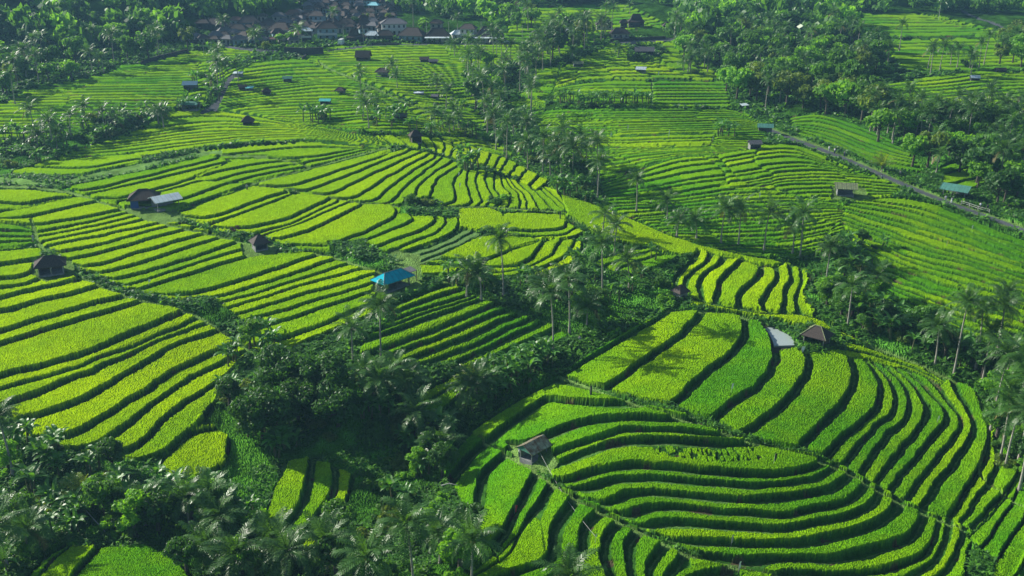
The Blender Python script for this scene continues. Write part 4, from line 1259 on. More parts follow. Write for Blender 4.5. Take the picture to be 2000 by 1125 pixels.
M_GRN = mat("green_sheet", (.10, .30, .24), .6, .3, noise=(.07, .2, .16), scale=2)
M_MOSS = mat("mossy_sheet", (.24, .30, .14), .8, .2, noise=(.16, .18, .11), scale=3)
M_ZINC = mat("zinc_sheet", (.62, .72, .76), .5, .4, noise=(.48, .58, .62), scale=2)
M_WHITE = mat("white_plaster", (.62, .64, .62), .8, .2, noise=(.5, .5, .48), scale=2)
M_CREAM = mat("cream_plaster", (.42, .40, .34), .85, .2, noise=(.3, .29, .26), scale=2)
M_BLUEW = mat("blue_grey_plaster", (.25, .36, .42), .85, .2, noise=(.18, .27, .33), scale=2)
M_GREYW = mat("concrete_wall", (.27, .28, .28), .9, .2, noise=(.17, .18, .18), scale=2)
M_DARK = mat("dark_opening", (.02, .022, .025), .6, .3)
M_GLASS = mat("window_glass", (.03, .04, .05), .15, .6)
M_TARP = mat("blue_tarpaulin", (.02, .06, .30), .6, .3)
M_STONE = mat("dark_stone", (.07, .07, .07), .9, .2, noise=(.035, .035, .035), scale=3, bump=.5)
M_TYRE = mat("tyre_rubber", (.02, .02, .02), .8, .2)
M_CLOTHW = mat("white_cloth", (.75, .76, .78), .9, .1)
M_CLOTHY = mat("yellow_cloth", (.8, .7, .05), .9, .1)
M_CLOTHR = mat("red_cloth", (.65, .08, .07), .9, .1)
M_SKIN = mat("skin", (.25, .13, .08), .6, .3)
M_NAVY = mat("navy_cloth", (.02, .03, .08), .9, .1)
M_GREYC = mat("grey_cloth", (.35, .36, .37), .9, .1)
M_REDF = mat("croton_leaves", (.20, .05, .03), .6, .3, noise=(.08, .10, .03), scale=5)


def sheet(m, step=.55, k=.82):
    """seams and corrugation of roofing sheets, across the ridge direction"""
    n = m.node_tree.nodes; l = m.node_tree.links; b = n["Principled BSDF"]
    src = b.inputs["Base Color"].links[0].from_socket
    tc = n.new("ShaderNodeTexCoord"); sx = n.new("ShaderNodeSeparateXYZ"); mm = n.new("ShaderNodeMath"); mm.operation = 'PINGPONG'
    mm.inputs[1].default_value = step; gt = n.new("ShaderNodeMapRange"); gt.inputs[1].default_value = 0; gt.inputs[2].default_value = .12
    gt.inputs[3].default_value = k * .8; gt.inputs[4].default_value = 1
    nz = n.new("ShaderNodeTexNoise"); nz.inputs["Scale"].default_value = .9; nz.inputs["Detail"].default_value = 6
    st = n.new("ShaderNodeMapRange"); st.inputs[1].default_value = .45; st.inputs[2].default_value = .7; st.inputs[3].default_value = 1; st.inputs[4].default_value = k
    mu = n.new("ShaderNodeMath"); mu.operation = 'MULTIPLY'; sc2 = n.new("ShaderNodeVectorMath"); sc2.operation = 'SCALE'
    l.new(tc.outputs["Object"], sx.inputs[0]); l.new(sx.outputs[0], mm.inputs[0]); l.new(mm.outputs[0], gt.inputs[0])
    l.new(tc.outputs["Object"], nz.inputs["Vector"]); l.new(nz.outputs[0], st.inputs[0])
    l.new(gt.outputs[0], mu.inputs[0]); l.new(st.outputs[0], mu.inputs[1]); l.new(src, sc2.inputs[0]); l.new(mu.outputs[0], sc2.inputs["Scale"])
    l.new(sc2.outputs[0], b.inputs["Base Color"])


for m_ in (M_BLUE, M_RUST, M_GRN, M_MOSS, M_ZINC): sheet(m_)


class Box(Acc):
    def box(s, x0, y0, z0, x1, y1, z1, m=0):
        v = [(x0, y0, z0), (x1, y0, z0), (x1, y1, z0), (x0, y1, z0), (x0, y0, z1), (x1, y0, z1), (x1, y1, z1), (x0, y1, z1)]
        s.add(v, [(0, 3, 2, 1), (4, 5, 6, 7), (0, 1, 5, 4), (1, 2, 6, 5), (2, 3, 7, 6), (3, 0, 4, 7)], m)
        return s


def roof_mesh(kind, w, d, h, th=.10, over=.0, ribs=True, mats_=None, curve=0.):
    """roof centred at the origin, eaves at z=0, ridge along x"""
    a = Box(); hw, hd = w / 2, d / 2
    if kind == 'gable':
        prof = [(-hd, 0), (0, h), (hd, 0)]
        for sg in (-1, 1):
            for t0, t1 in ((0, .5), (.5, 1.)):
                y0, z0 = sg * hd * (1 - t0), h * t0 - curve * math.sin(math.pi * t0); y1, z1 = sg * hd * (1 - t1), h * t1 - curve * math.sin(math.pi * t1)
                v = [(-hw, y0, z0), (hw, y0, z0), (hw, y1, z1), (-hw, y1, z1)]
                v2 = [(x, y, z - th) for x, y, z in v]
                a.add(v + v2, [(0, 1, 2, 3), (7, 6, 5, 4), (0, 4, 5, 1), (1, 5, 6, 2), (2, 6, 7, 3), (3, 7, 4, 0)])
        if ribs:
            n = int(w / .55)
            for i in range(n + 1):
                x = -hw + w * i / n
                for sg in (-1, 1):
                    v = []
                    for t_ in (0, 1):
                        y, z = sg * hd * (1 - t_), h * t_
                        v += [(x - .03, y, z + .01), (x + .03, y, z + .01), (x + .03, y, z + .055), (x - .03, y, z + .055)]
                    a.add(v, [(3, 2, 6, 7), (0, 3, 7, 4), (2, 1, 5, 6)])
    elif kind == 'hip':
        r = max(.15, hw - hd * .9)
        e = [(-hw, -hd, 0), (hw, -hd, 0), (hw, hd, 0), (-hw, hd, 0)]
        k = .5
        m_ = [(e_[0] * (1 - k) + math.copysign(r, e_[0]) * k, e_[1] * (1 - k), h * k - curve) for e_ in e]
        rr = [(-r, -.06, h), (r, -.06, h), (r, .06, h), (-r, .06, h)]
        lo = [(x, y, -th) for x, y, z in e]
        V_ = lo + e + m_ + rr
        Q = [(0, 3, 2, 1)]
        for b_ in (0, 4, 8):
            Q += [(b_ + i, b_ + (i + 1) % 4, b_ + 4 + (i + 1) % 4, b_ + 4 + i) for i in range(4)]
        Q += [(12, 13, 14, 15)]
        a.add(V_, Q)
        # ridge and hip caps
        for p0, p1 in [(rr[0], rr[1]), (e[0], m_[0]), (m_[0], rr[0]), (e[1], m_[1]), (m_[1], rr[1]), (e[2], m_[2]), (m_[2], rr[2]), (e[3], m_[3]), (m_[3], rr[3])]:
            v, q = tube([np.array(p0) + [0, 0, .03], np.array(p1) + [0, 0, .03]], [.09, .09], 4); a.add(v, q, 1)
    else:   # shed
        v = [(-hw, -hd, 0), (hw, -hd, 0), (hw, hd, h), (-hw, hd, h)]
        v2 = [(x, y, z - th) for x, y, z in v]
        a.add(v + v2, [(0, 1, 2, 3), (7, 6, 5, 4), (0, 4, 5, 1), (1, 5, 6, 2), (2, 6, 7, 3), (3, 7, 4, 0)])
    return a.mesh("roof", mats_)


def hut(name, label, cat, u, v, w, d, wall, rk, rh, rz, rmat, wmat=M_WOOD, sides="b", cap=None, posts=4, floor=True, group=None, curve=0., over=.5, gmat=None):
    p = ground(u, v)
    t = tag(empty(name, p, math.radians(rz), .8 if v < 262 else 1.), label, cat, group)
    rf = link("roof", roof_mesh(rk, w + 2 * over, d + 2 * over, rh, mats_=[rmat, cap or rmat], curve=curve, ribs=(rk == 'gable' and rmat not in (M_TILE, M_TILEB))), t, (0, 0, wall))
    if rk == 'gable' and sides:
        g = Acc()
        for sx in (-1, 1):
            x = sx * (w / 2 + (over - .15 if gmat else 0))
            ext_ = (d / 2 + over) if gmat else d / 2
            hh = rh * (1 if gmat else d / (d + 2 * over)) - .12
            g.add([(x - .03, -ext_, .0), (x - .03, ext_, .0), (x - .03, 0, hh), (x - .03, 0, hh), (x + .03, -ext_, .0), (x + .03, ext_, .0), (x + .03, 0, hh), (x + .03, 0, hh)],
                  [(0, 1, 2, 3), (4, 7, 6, 5)])
        link("gable", g.mesh("gable", [gmat or wmat]), t, (0, 0, wall))
    if floor:
        link("floor", Box().box(-w / 2 - .1, -d / 2 - .1, -.6, w / 2 + .1, d / 2 + .1, .25).mesh("floor", [M_GREYW]), t)
    pm = Box().box(-.07, -.07, 0, .07, .07, wall + .05).mesh("post", [M_POLE if wmat is M_WOOD else wmat])
    xs = [-w / 2, w / 2] if posts == 4 else [-w / 2, 0, w / 2]
    for x in xs:
        for y in (-d / 2, d / 2):
            link("post", pm, t, (x, y, 0))
    a = Box()
    if "b" in sides: a.box(-w / 2 + .08, d / 2 - .06, .2, w / 2 - .08, d / 2 + .02, wall - .02)
    if "l" in sides: a.box(-w / 2 - .02, -d / 2 + .08, .2, -w / 2 + .06, d / 2 - .08, wall - .02)
    if "r" in sides: a.box(w / 2 - .06, -d / 2 + .08, .2, w / 2 + .02, d / 2 - .08, wall - .02)
    if "f" in sides: a.box(-w / 2 + .08, -d / 2 - .02, .2, w / 2 - .08, -d / 2 + .06, wall - .02)
    if "h" in sides: a.box(-w / 2 + .08, -d / 2 - .02, .2, w / 2 - .08, -d / 2 + .05, .9)
    if a.n: link("wall", a.mesh("wall", [wmat]), t)
    return t


H = hut
h1 = H("field_hut", "field hut with bright turquoise sheet roof in the centre", "hut", 768, 562, 6.2, 2.6, 2.2, 'hip', 1.5, 45, M_BLUE, M_GREYW, "bl", cap=M_POLE, posts=6, over=.9)
p = h1.location
lt = tag(empty("lean_to", ground(800, 548), math.radians(45)), "small grey lean-to roof on poles beside the turquoise roofed hut", "shelter")
link("roof", roof_mesh('shed', 2.4, 2.0, .35, mats_=[M_TILEG, M_TILEG]), lt, (0, 0, 2.2))
pm = Box().box(-.05, -.05, 0, .05, .05, 2.3).mesh("post", [M_WOOD])
for x in (-1.1, 1.1):
    for y in (-.9, .9): link("post", pm, lt, (x, y, 0))
H("field_hut", "small open hut with rusty sheet roof beside the lower path", "hut", 1042, 893, 3.3, 2.3, 1.9, 'gable', 1.1, 46, M_RUST, M_GREYW, "b", cap=M_POLE, gmat=M_GRN, over=.6)
H("field_hut", "open hut with dark hipped tile roof near the left edge", "hut", 101, 533, 4.6, 3.3, 2.1, 'hip', 1.7, 22, M_TILE, M_WOOD, "bl", cap=M_STONE, posts=6, over=.8)
t = H("farm_shed", "dark hipped shed with a blue tarpaulin on its side", "shed", 283, 402, 5.5, 4.2, 2.2, 'hip', 2.0, 12, M_TILE, M_WOOD, "br", cap=M_STONE, over=.9)
link("tarpaulin", Box().box(-2.9, -2.2, .1, -1.1, -2.12, 2.0).mesh("tarpaulin", [M_TARP]), t)
H("farm_shed", "white sheet roofed open shed beside the dark hipped shed", "shed", 324, 406, 5.2, 3.6, 2.3, 'gable', 1.0, 40, M_ZINC, M_GREYW, "b", cap=M_POLE, over=.8)
place_b = ground(326, 413)
H("field_hut", "small brown pyramid roofed hut beside the middle canal", "hut", 508, 486, 2.6, 2.6, 1.7, 'hip', 1.6, 30, M_TILEB, M_GREYW, "blr", over=.6)
H("field_hut", "mossy tiled hut beside the pale pond", "hut", 1594, 672, 3.7, 3.0, 2.0, 'hip', 1.7, -38, M_TILE, M_WOOD, "blr", cap=M_MOSS, over=.6)
H("shrine_hut", "tiny red brown roofed hut below the wavy field", "hut", 1328, 585, 1.9, 1.9, 1.9, 'hip', 1.3, 35, M_TILEB, M_GREYW, "blrf", over=.5)
H("field_hut", "hut with mossy green sheet roof in the right hand field", "hut", 1650, 380, 3.9, 3.0, 2.0, 'gable', 1.1, -12, M_MOSS, M_GREYW, "bl", over=.8)
H("roadside_stall", "stall with green and turquoise sheet roof by the road", "stall", 1866, 385, 5.2, 4.0, 2.3, 'gable', 1.1, -38, M_GRN, M_GREYW, "b", over=.9)
H("roadside_stall", "green roofed hut where the right hand road begins", "stall", 1494, 258, 5.0, 3.2, 2.2, 'gable', 1.2, -12, M_GRN, M_GREYW, "bl", over=.6)
H("field_hut", "tiny grey hut below the upper end of the road", "hut", 1473, 291, 3.0, 2.2, 1.7, 'gable', .9, 5, M_TILEG, M_GREYW, "blr", over=.4)
H("field_hut", "dark pyramid hut on the left crest", "hut", 485, 244, 3.8, 3.2, 1.7, 'hip', 1.9, 10, M_TILE, M_WOOD, "blr", over=.7)
H("farm_shed", "large brown hipped roof behind the left palm belt", "shed", 232, 236, 8, 5.5, 2.0, 'hip', 2.4, 15, M_TILEB, M_GREYW, "blrf", over=.8)
H("field_hut", "blue grey roofed hut at the edge of the top left field", "hut", 373, 174, 5.5, 3.8, 2.2, 'gable', 1.4, 5, mat("blue_grey_sheet", (.10, .22, .32), .6, .3), M_GREYW, "bl", over=.6)
H("farm_shed", "green roofed shed beside the lane on the left", "shed", 374, 214, 6.2, 4.0, 2.5, 'gable', 1.0, -6, M_GRN, M_GREYW, "bl", over=.6)
H("field_hut", "small dark hut between the lane and the blue grey hut", "hut", 420, 182, 2.4, 2.2, 1.8, 'gable', .9, 0, M_TILEG, M_GREYW, "blr", over=.4)
H("field_hut", "small hut with pale turquoise roof right of the lane", "hut", 488, 177, 2.6, 2.2, 1.4, 'shed', .4, 0, mat("pale_turquoise_sheet", (.15, .55, .55), .5, .3), M_GREYW, "b", over=.4)
H("field_hut", "low dark hut beside the pale turquoise roof", "hut", 474, 176, 3.0, 2.4, 1.5, 'gable', 1.1, 20, M_TILE, M_WOOD, "blr", over=.4)
H("roadside_stall", "white awning stall at the bend of the lane", "stall", 466, 152, 3.8, 2.5, 2.3, 'shed', .4, 0, M_ZINC, M_GREYW, "b", over=.4)
H("field_hut", "dark hut above the wavy strips right of the lane", "hut", 521, 185, 3.2, 2.6, 1.5, 'hip', 1.5, 10, M_TILE, M_WOOD, "blr", over=.5)
H("field_hut", "green grey hut highest on the middle slope", "hut", 562, 160, 3.6, 2.6, 1.7, 'gable', 1.0, 10, M_GRN, M_GREYW, "blr", over=.5)
H("field_hut", "hut with turquoise sheet and dark end on the middle slope", "hut", 636, 204, 4.0, 2.4, 1.7, 'gable', .8, -5, mat("aqua_sheet", (.10, .50, .48), .5, .3), M_WOOD, "bl", over=.5)
H("field_hut", "little dark hut on the middle slope beside the diagonal path", "hut", 665, 184, 3.6, 2.8, 1.8, 'hip', 1.4, -8, M_TILE, M_GREYW, "b", over=.5)
H("barn", "long steep dark roof at the top of the middle slope", "barn", 710, 118, 6.6, 4.0, 1.8, 'gable', 3.2, -5, M_TILE, M_WOOD, "bl", over=.7)
H("pavilion", "open pavilion with brown hipped roof below the steep dark barn", "pavilion", 747, 149, 5.2, 3.6, 2.3, 'hip', 1.8, 0, M_TILEB, M_POLE, "b", posts=6, over=.9)
H("field_hut", "dark hut standing on the middle crest", "hut", 812, 279, 2.8, 2.4, 2.2, 'hip', 1.6, 20, M_TILE, M_WOOD, "blr", over=.6)
H("farm_shed", "low blue grey shed among plants behind the crest", "shed", 783, 234, 4.4, 3.0, 1.8, 'gable', 1.0, -5, M_TILEG, M_GREYW, "blr", over=.5)
H("field_hut", "white sheet shelter below the palms on the middle slope", "hut", 818, 186, 4.0, 1.8, 1.2, 'shed', .3, 4, M_ZINC, M_GREYW, "b", over=.3)
H("field_hut", "grey hut right of the white sheet shelter", "hut", 850, 194, 2.6, 2.0, 1.5, 'gable', .8, -15, M_TILEG, M_GREYW, "blr", over=.4)
H("field_hut", "left of two dark huts in the upper central field", "hut", 829, 121, 4.2, 3.0, 1.4, 'gable', 1.2, 8, M_TILE, M_WOOD, "blr", over=.4)
H("field_hut", "right of two dark huts in the upper central field", "hut", 846, 124, 4.0, 2.6, 1.2, 'gable', 1.0, 8, M_TILEG, M_WOOD, "blr", over=.4)
H("barn", "long dark barn above the upper yellow fields", "barn", 1258, 107, 9.0, 4.6, 2.2, 'gable', 2.1, -3, M_TILEG, M_STONE, "blr", over=.8)
H("field_hut", "pale blue roofed hut on the yellow field", "hut", 1252, 142, 4.2, 3.0, 1.8, 'gable', 1.2, -15, M_ZINC, M_GREYW, "bl", over=.5)
H("field_hut", "small round topped hut left of the long dark barn", "hut", 1237, 90, 2.8, 2.4, 1.4, 'hip', 1.0, 0, M_TILEG, M_STONE, "blr", over=.4)
H("field_hut", "small grey hut on the left edge of the upper yellow field", "hut", 1129, 130, 4.6, 2.4, 1.6, 'gable', 1.0, 5, M_MOSS, M_GREYW, "blr", over=.4)
H("field_hut", "white topped hut in the far right striped field", "hut", 1903, 158, 3.6, 2.8, 1.6, 'gable', 1.0, -8, M_ZINC, M_STONE, "blr", over=.4)
H("field_hut", "brown roofed shed under the far right edge trees", "hut", 1953, 142, 4.5, 3.0, 1.5, 'gable', 1.0, 0, M_TILEB, M_STONE, "blr", over=.4)
H("field_hut", "thatched hut by the right edge above the palm belt", "hut", 1986, 226, 5, 3.4, 1.4, 'hip', 1.6, 0, M_WOOD, M_WOOD, "blr", over=.5)
H("field_hut", "small dark hut right of the striped field at the edge", "hut", 1996, 201, 3.4, 2.4, 1.6, 'gable', .9, 0, M_TILE, M_WOOD, "blr", over=.4)
H("field_hut", "small dark hut in the clearing behind the big wood", "hut", 1604, 129, 4.4, 3.0, 1.4, 'gable', 1.1, -3, M_TILEG, M_STONE, "blr", over=.4)
H("field_hut", "small grey sheet shelter at the foot of the big wood", "hut", 1453, 212, 3.0, 2.0, 1.6, 'shed', .5, 25, M_ZINC, M_GREYW, "b", over=.3)
H("pavilion", "long grey roofed building in the trees at the top right", "building", 1700, 20, 13, 5, 2.5, 'gable', 1.6, 0, M_ZINC, M_GREYW, "blrf", over=.6)

# houses of the village: u, v of the foot, width in pixels, storeys, roof, wall, words
HOUSES = []


def house(u, v, wpx, st, rmat, wmat, label, rk='hip', rz=0, curve=0., rf=.36, name="house", cat="house", awn=None):
    p = ground(u, v); s = FPX / p.length; w = wpx / s; d = w * .62; hgt = 2.7 * st
    t = tag(empty(name, p, math.radians(rz)), label, cat, "houses of the village")
    link("wall", Box().box(-w / 2, -d / 2, -2.5, w / 2, d / 2, hgt).mesh("wall", [wmat]), t)
    link("roof", roof_mesh(rk, w + 1.3, d + 1.3, w * rf, mats_=[rmat, rmat], curve=curve, ribs=False), t, (0, 0, hgt))
    n = max(2, int(w / 2.2))
    wm = Box().box(-.45, -.05, -.6, .45, .0, .6).mesh("window", [M_GLASS])
    fm = Box().box(-.55, -.02, -.7, .55, .02, -.6).mesh("sill", [M_WHITE])
    for k in range(st):
        for i in range(n):
            x = -w / 2 + w * (i + .5) / n
            if k == 0 and i == n // 2:
                link("door", Box().box(x - .5, -d / 2 - .05, 0, x + .5, -d / 2, 2.1).mesh("door", [M_DARK]), t)
                continue
            wn = link("window", wm, t, (x, -d / 2, 1.5 + 2.7 * k))
            link("sill", fm, wn, (0, -.04, 0))
    if st == 2:
        link("balcony", Box().box(-w / 2, -d / 2 - .9, 2.55, w / 2, -d / 2, 2.7).box(-w / 2, -d / 2 - .9, 2.7, w / 2, -d / 2 - .82, 3.4).mesh("balcony", [M_WHITE]), t)
    if awn:
        link("awning", roof_mesh('shed', w + 1, 2.2, .5, mats_=[awn, awn]), t, (0, -d / 2 - 1.1, 2.4))
    return t


GIVEN = []
for a in [
    (462, 50, 20, 1, M_TILER, M_WHITE, "small house with red hipped roof left of the village"), (487, 54, 36, 1, M_TILEB, M_BLUEW, "wide house with red brown hipped roof and blue grey wall"),
    (513, 42, 16, 1, M_TILEB, M_CREAM, "small brown roofed house behind the wide red brown one"), (546, 42, 22, 1, M_TILEG, M_CREAM, "house with pale grey roof beside the red dome shaped roof"),
    (573, 38, 26, 1, M_TILER, M_CREAM, "house with rounded red roof in the village"), (621, 52, 27, 2, M_TILEB, M_BLUEW, "blue walled house with two storeys and brown roof"),
    (651, 40, 20, 1, M_TILEG, M_BLUEW, "grey roofed house right of the blue walled house"), (678, 56, 30, 1, M_TILE, M_CREAM, "cream house with dark pyramid roof and wide eaves"),
    (640, 78, 36, 2, M_TILEB, M_BLUEW, "long blue building with balcony at the village front"), (592, 60, 30, 1, M_TILEB, M_CREAM, "house with ridged brown roof in mid village"),
    (550, 68, 40, 1, M_TILE, M_WHITE, "large dark roofed house left of the red gable"), (578, 78, 19, 1, M_TILER, M_WHITE, "white gabled house with red edge"),
    (500, 78, 28, 1, M_TILEG, M_CREAM, "grey roofed shop above the village road bend"), (420, 58, 34, 1, M_TILEB, M_STONE, "dark brown roofed hall above the lane"),
    (398, 56, 22, 1, M_TILE, M_STONE, "dark roofed house left of the hall above the lane"), (380, 82, 20, 1, M_TILEG, M_WHITE, "grey shed at the left end of the village"),
    (362, 84, 12, 1, M_TILE, M_WHITE, "small white shrine house at far left of the village"), (440, 62, 26, 1, M_TILE, M_CREAM, "dark roofed house right of the hall above the lane"),
    (466, 68, 30, 1, M_TILE, M_CREAM, "dark roof in front of the wide red brown house"), (525, 60, 24, 1, M_TILEB, M_CREAM, "brown roofed house behind the large dark one"),
    (600, 84, 18, 2, M_ZINC, M_STONE, "narrow tower with flat white top at village front"), (532, 88, 12, 1, M_TILER, M_CREAM, "tiny red roofed kiosk beside the village road"),
    (706, 84, 16, 1, M_TILE, M_STONE, "small dark house right of the curved pagoda"), (728, 80, 24, 1, M_ZINC, M_GREYW, "low shed with pale sheet roof by the road"),
    (770, 68, 46, 2, M_TILEG, M_WHITE, "white house with long upper balcony", .2), (752, 80, 30, 1, M_TILE, M_STONE, "dark hipped house in front of the white balcony"),
    (806, 80, 46, 1, M_TILE, M_BLUEW, "long low house with dark tiled roof on the road"), (853, 56, 22, 1, M_TILE, M_CREAM, "tall house with dark pyramid roof behind the white awning"),
    (895, 78, 24, 1, M_ZINC, M_WHITE, "white house with flat pale roof by the road"), (915, 79, 28, 2, M_TILEB, M_WHITE, "white fronted house with two storeys by the road"),
    (990, 62, 0, 0, None, None, None),
    (730, 20, 18, 1, mat("cyan_sheet", (.30, .68, .75), .5, .3), M_CREAM, "house with pale cyan roof high in the village"), (722, 32, 20, 1, M_TILEB, M_WHITE, "brown roofed house below the pale cyan roof"),
    (1050, 76, 18, 1, M_TILEG, M_GREYW, "left of two dark roadside sheds right of the village"), (1076, 76, 28, 1, M_TILE, M_STONE, "right of two dark roadside sheds right of the village"),
    (1112, 72, 20, 1, M_ZINC, M_WHITE, "white roadside house half hidden by a palm"), (1210, 76, 32, 1, M_TILEB, M_CREAM, "long open cafe beside the road below the pavilions"),
]:
    GIVEN.append(a[:2])
    if a[6]: house(*a[:7], rz=RND.uniform(-14, 14), rf=a[7] if len(a) > 7 else .3)
house(692, 84, 24, 1, M_TILE, M_STONE, "pagoda with steep curved dark roof at the roadside", rf=.62, curve=1.2, name="pagoda", cat="pagoda")
house(855, 82, 42, 1, M_TILE, M_CREAM, "roadside shop with a wide white awning", awn=M_ZINC)
house(956, 82, 50, 1, M_TILEB, M_CREAM, "big hall with long brown roof and white awning", awn=M_ZINC)
house(1180, 58, 30, 1, M_TILEB, M_CREAM, "leftmost pavilion with tall brown roof by the far road", rf=.45, curve=.8, name="pavilion", cat="pavilion")
house(1218, 55, 12, 1, M_TILE, M_STONE, "smallest dark pavilion between two large ones", rf=.5, name="pavilion", cat="pavilion")
house(1242, 53, 28, 1, M_TILE, M_STONE, "pavilion with tall dark roof by the far road", rf=.5, curve=.8, name="pavilion", cat="pavilion")
house(1304, 62, 16, 1, M_TILEB, M_STONE, "rightmost pavilion with thatched brown roof by the far road", rf=.45, name="pavilion", cat="pavilion")
# the crowded upper village
spots = []
tries = 0
while len(spots) < 85 and tries < 9000:
    tries += 1
    u = RND.uniform(575, 768); v = RND.uniform(-6, 66)
    if u < 690 - v * 1.6 - 60: continue
    if any(abs(u - a[0]) < 12.5 and abs(v - a[1]) < 5.2 for a in spots): continue
    if any(abs(u - a) < 18 and abs(v - b) < 7 for a, b in ((621, 50), (651, 40), (678, 54), (730, 20), (722, 32), (770, 64), (640, 76), (592, 60))): continue
    spots.append((u, v))
spots.sort(key=lambda a: (round(a[1] / 11), a[0]))
rows = {}
for u, v in spots: rows.setdefault(round(v / 11), []).append((u, v))
for r_i, r_ in sorted(rows.items()):
    for k, (u, v) in enumerate(r_):
        rm, word = RND.choice([(M_TILE, "dark"), (M_TILEB, "brown"), (M_TILEG, "grey"), (M_TILE, "dark"), (M_TILEB, "brown")])
        house(u, v, RND.uniform(13, 20), 1, rm, RND.choice([M_CREAM, M_GREYW, M_BLUEW, M_GREYW]),
              f"{word} roofed house, {ordinal(k)} from left in {ordinal(r_i + 1)} row down of upper village", rz=RND.uniform(-35, 35))

spots = []; tries = 0
while len(spots) < 26 and tries < 5000:
    tries += 1
    u = RND.uniform(385, 605); v = RND.uniform(48, 90)
    if v < 95 - (u - 350) * .28: continue
    if any(abs(u - a[0]) < 14 and abs(v - a[1]) < 6 for a in spots + GIVEN): continue
    spots.append((u, v))
spots.sort()
for k, (u, v) in enumerate(spots):
    rm, word = RND.choice([(M_TILE, "dark"), (M_TILEB, "brown"), (M_TILEG, "grey")])
    house(u, v, RND.uniform(14, 22), 1, rm, RND.choice([M_CREAM, M_GREYW, M_BLUEW]), f"{word} roofed small house, {ordinal(k)} from the left in the lower village", rz=RND.uniform(-35, 35))

# village retaining walls, road wall
def wall_thing(pts, hgt, th, m, label, name="retaining_wall", cat="wall"):
    ps = [ground(*q) for q in pts]; a = Acc(); o = ps[0].copy()
    for p0, p1 in zip(ps[:-1], ps[1:]):
        d = (p1 - p0); d.z = 0; d.normalize(); nrm = Vector((-d.y, d.x, 0)) * th / 2
        v = []
        for q in (p0, p1):
            for sg in (-1, 1):
                b = q + nrm * sg - o
                v += [(b.x, b.y, b.z - 1), (b.x, b.y, b.z + hgt)]
        a.add(v, [(0, 1, 5, 4), (2, 6, 7, 3), (1, 3, 7, 5), (0, 2, 3, 1), (4, 5, 7, 6)])
    t = link(name, a.mesh(name, [m])); t.location = o
    return tag(t, label, cat)


wall_thing([(372, 88), (395, 86), (417, 84)], 2.2, .5, M_STONE, "dark stone wall below the left end of the village")
wall_thing([(556, 106), (600, 108), (632, 106)], 3.0, .6, M_STONE, "tall dark stone wall at the village front")
wall_thing([(580, 112), (592, 116), (598, 112)], 1.2, .4, M_STONE, "lower dark wall with steps below the village front")
wall_thing([(726, 88), (780, 88)], .9, .4, M_STONE, "low dark wall along the road below the dark hipped house")
wall_thing([(1192, 82), (1240, 79), (1300, 76)], 1.3, .4, M_STONE, "dark road wall above the upper yellow field")
wall_thing([(1062, 82), (1112, 82)], 1.4, .4, M_STONE, "dark wall below the two roadside sheds")
wall_thing([(276, 128), (310, 116), (368, 103)], 1.6, .4, M_STONE, "sloping grey wall at the top of the left field")


# vehicles
def car(u, v, m, label, rz=0, L=4.2, Wd=1.7, Hh=1.5, truck=False):
    t = tag(empty("parked_car" if not truck else "truck", ground(u, v) + Vector((0, 0, .1)), math.radians(rz)), label, "car" if not truck else "truck", "vehicles parked in the village")
    a = Acc()
    sec = [(-L / 2, .45, .62), (-L / 2 + .3, .3, .85), (-L * .2, .3, .9), (L * .25, .3, .9), (L / 2 - .1, .3, .75), (L / 2, .45, .6)]
    vs_ = []
    for x, z0, z1 in sec: vs_ += [(x, -Wd / 2, z0), (x, -Wd / 2, z1), (x, Wd / 2, z1), (x, Wd / 2, z0)]
    q = [(i * 4 + k, i * 4 + (k + 1) % 4, i * 4 + 4 + (k + 1) % 4, i * 4 + 4 + k) for i in range(5) for k in range(4)] + [(0, 1, 2, 3), (23, 22, 21, 20)]
    a.add(vs_, q); link("body", a.mesh("body", [m]), t)
    c = Acc()
    x0, x1 = (-L * .42, L * .18) if not truck else (-L * .49, L * .2)
    zt = Hh if not truck else 2.6
    ins = .35 if not truck else .02
    c.add([(x0, -Wd / 2 + .05, .88), (x1, -Wd / 2 + .05, .88), (x1, Wd / 2 - .05, .88), (x0, Wd / 2 - .05, .88), (x0 + ins, -Wd / 2 + .2, zt), (x1 - ins, -Wd / 2 + .2, zt), (x1 - ins, Wd / 2 - .2, zt), (x0 + ins, Wd / 2 - .2, zt)],
          [(4, 5, 6, 7), (0, 1, 5, 4), (1, 2, 6, 5), (2, 3, 7, 6), (3, 0, 4, 7)])
    link("cabin", c.mesh("cabin", [M_GLASS if not truck else m]), t)
    wm = Acc(); wv, wq = tube([[0, -.1, 0], [0, .1, 0]], [.32, .32], 10); wm.add(wv, wq); wm.add([[0, -.1, 0], [.3, -.1, .1], [0, -.1, .3], [-.3, -.1, .1]], [(0, 1, 2, 3)])
    wme = wm.mesh("wheel", [M_TYRE])
    for x in (-L * .3, L * .3):
        for y in (-Wd / 2, Wd / 2): link("wheel", wme, t, (x, y, .32))


M_CARW = mat("white_car_paint", (.75, .77, .8), .3, .5); M_CARD = mat("dark_car_paint", (.05, .05, .06), .3, .5)
car(452, 84, M_CARW, "white car on the village road bend", 60)
car(668, 88, M_CARW, "white truck parked left of the curved pagoda", 80, 5.5, 2, 1.5, True)
car(930, 82, M_CARW, "white car left of the big hall", 0)
car(958, 84, M_CARW, "leftmost white car in front of the big hall", 10)
car(972, 84, M_CARW, "middle white car in front of the big hall", -8)
car(986, 84, M_CARW, "rightmost white car in front of the big hall", 5)
car(700, 86, M_CARD, "dark car beside the curved pagoda", 90)
car(1205, 79, M_CARD, "dark car in front of the roadside cafe", 0)
car(1212, 78, M_CARW, "white car in front of the roadside cafe", 0)

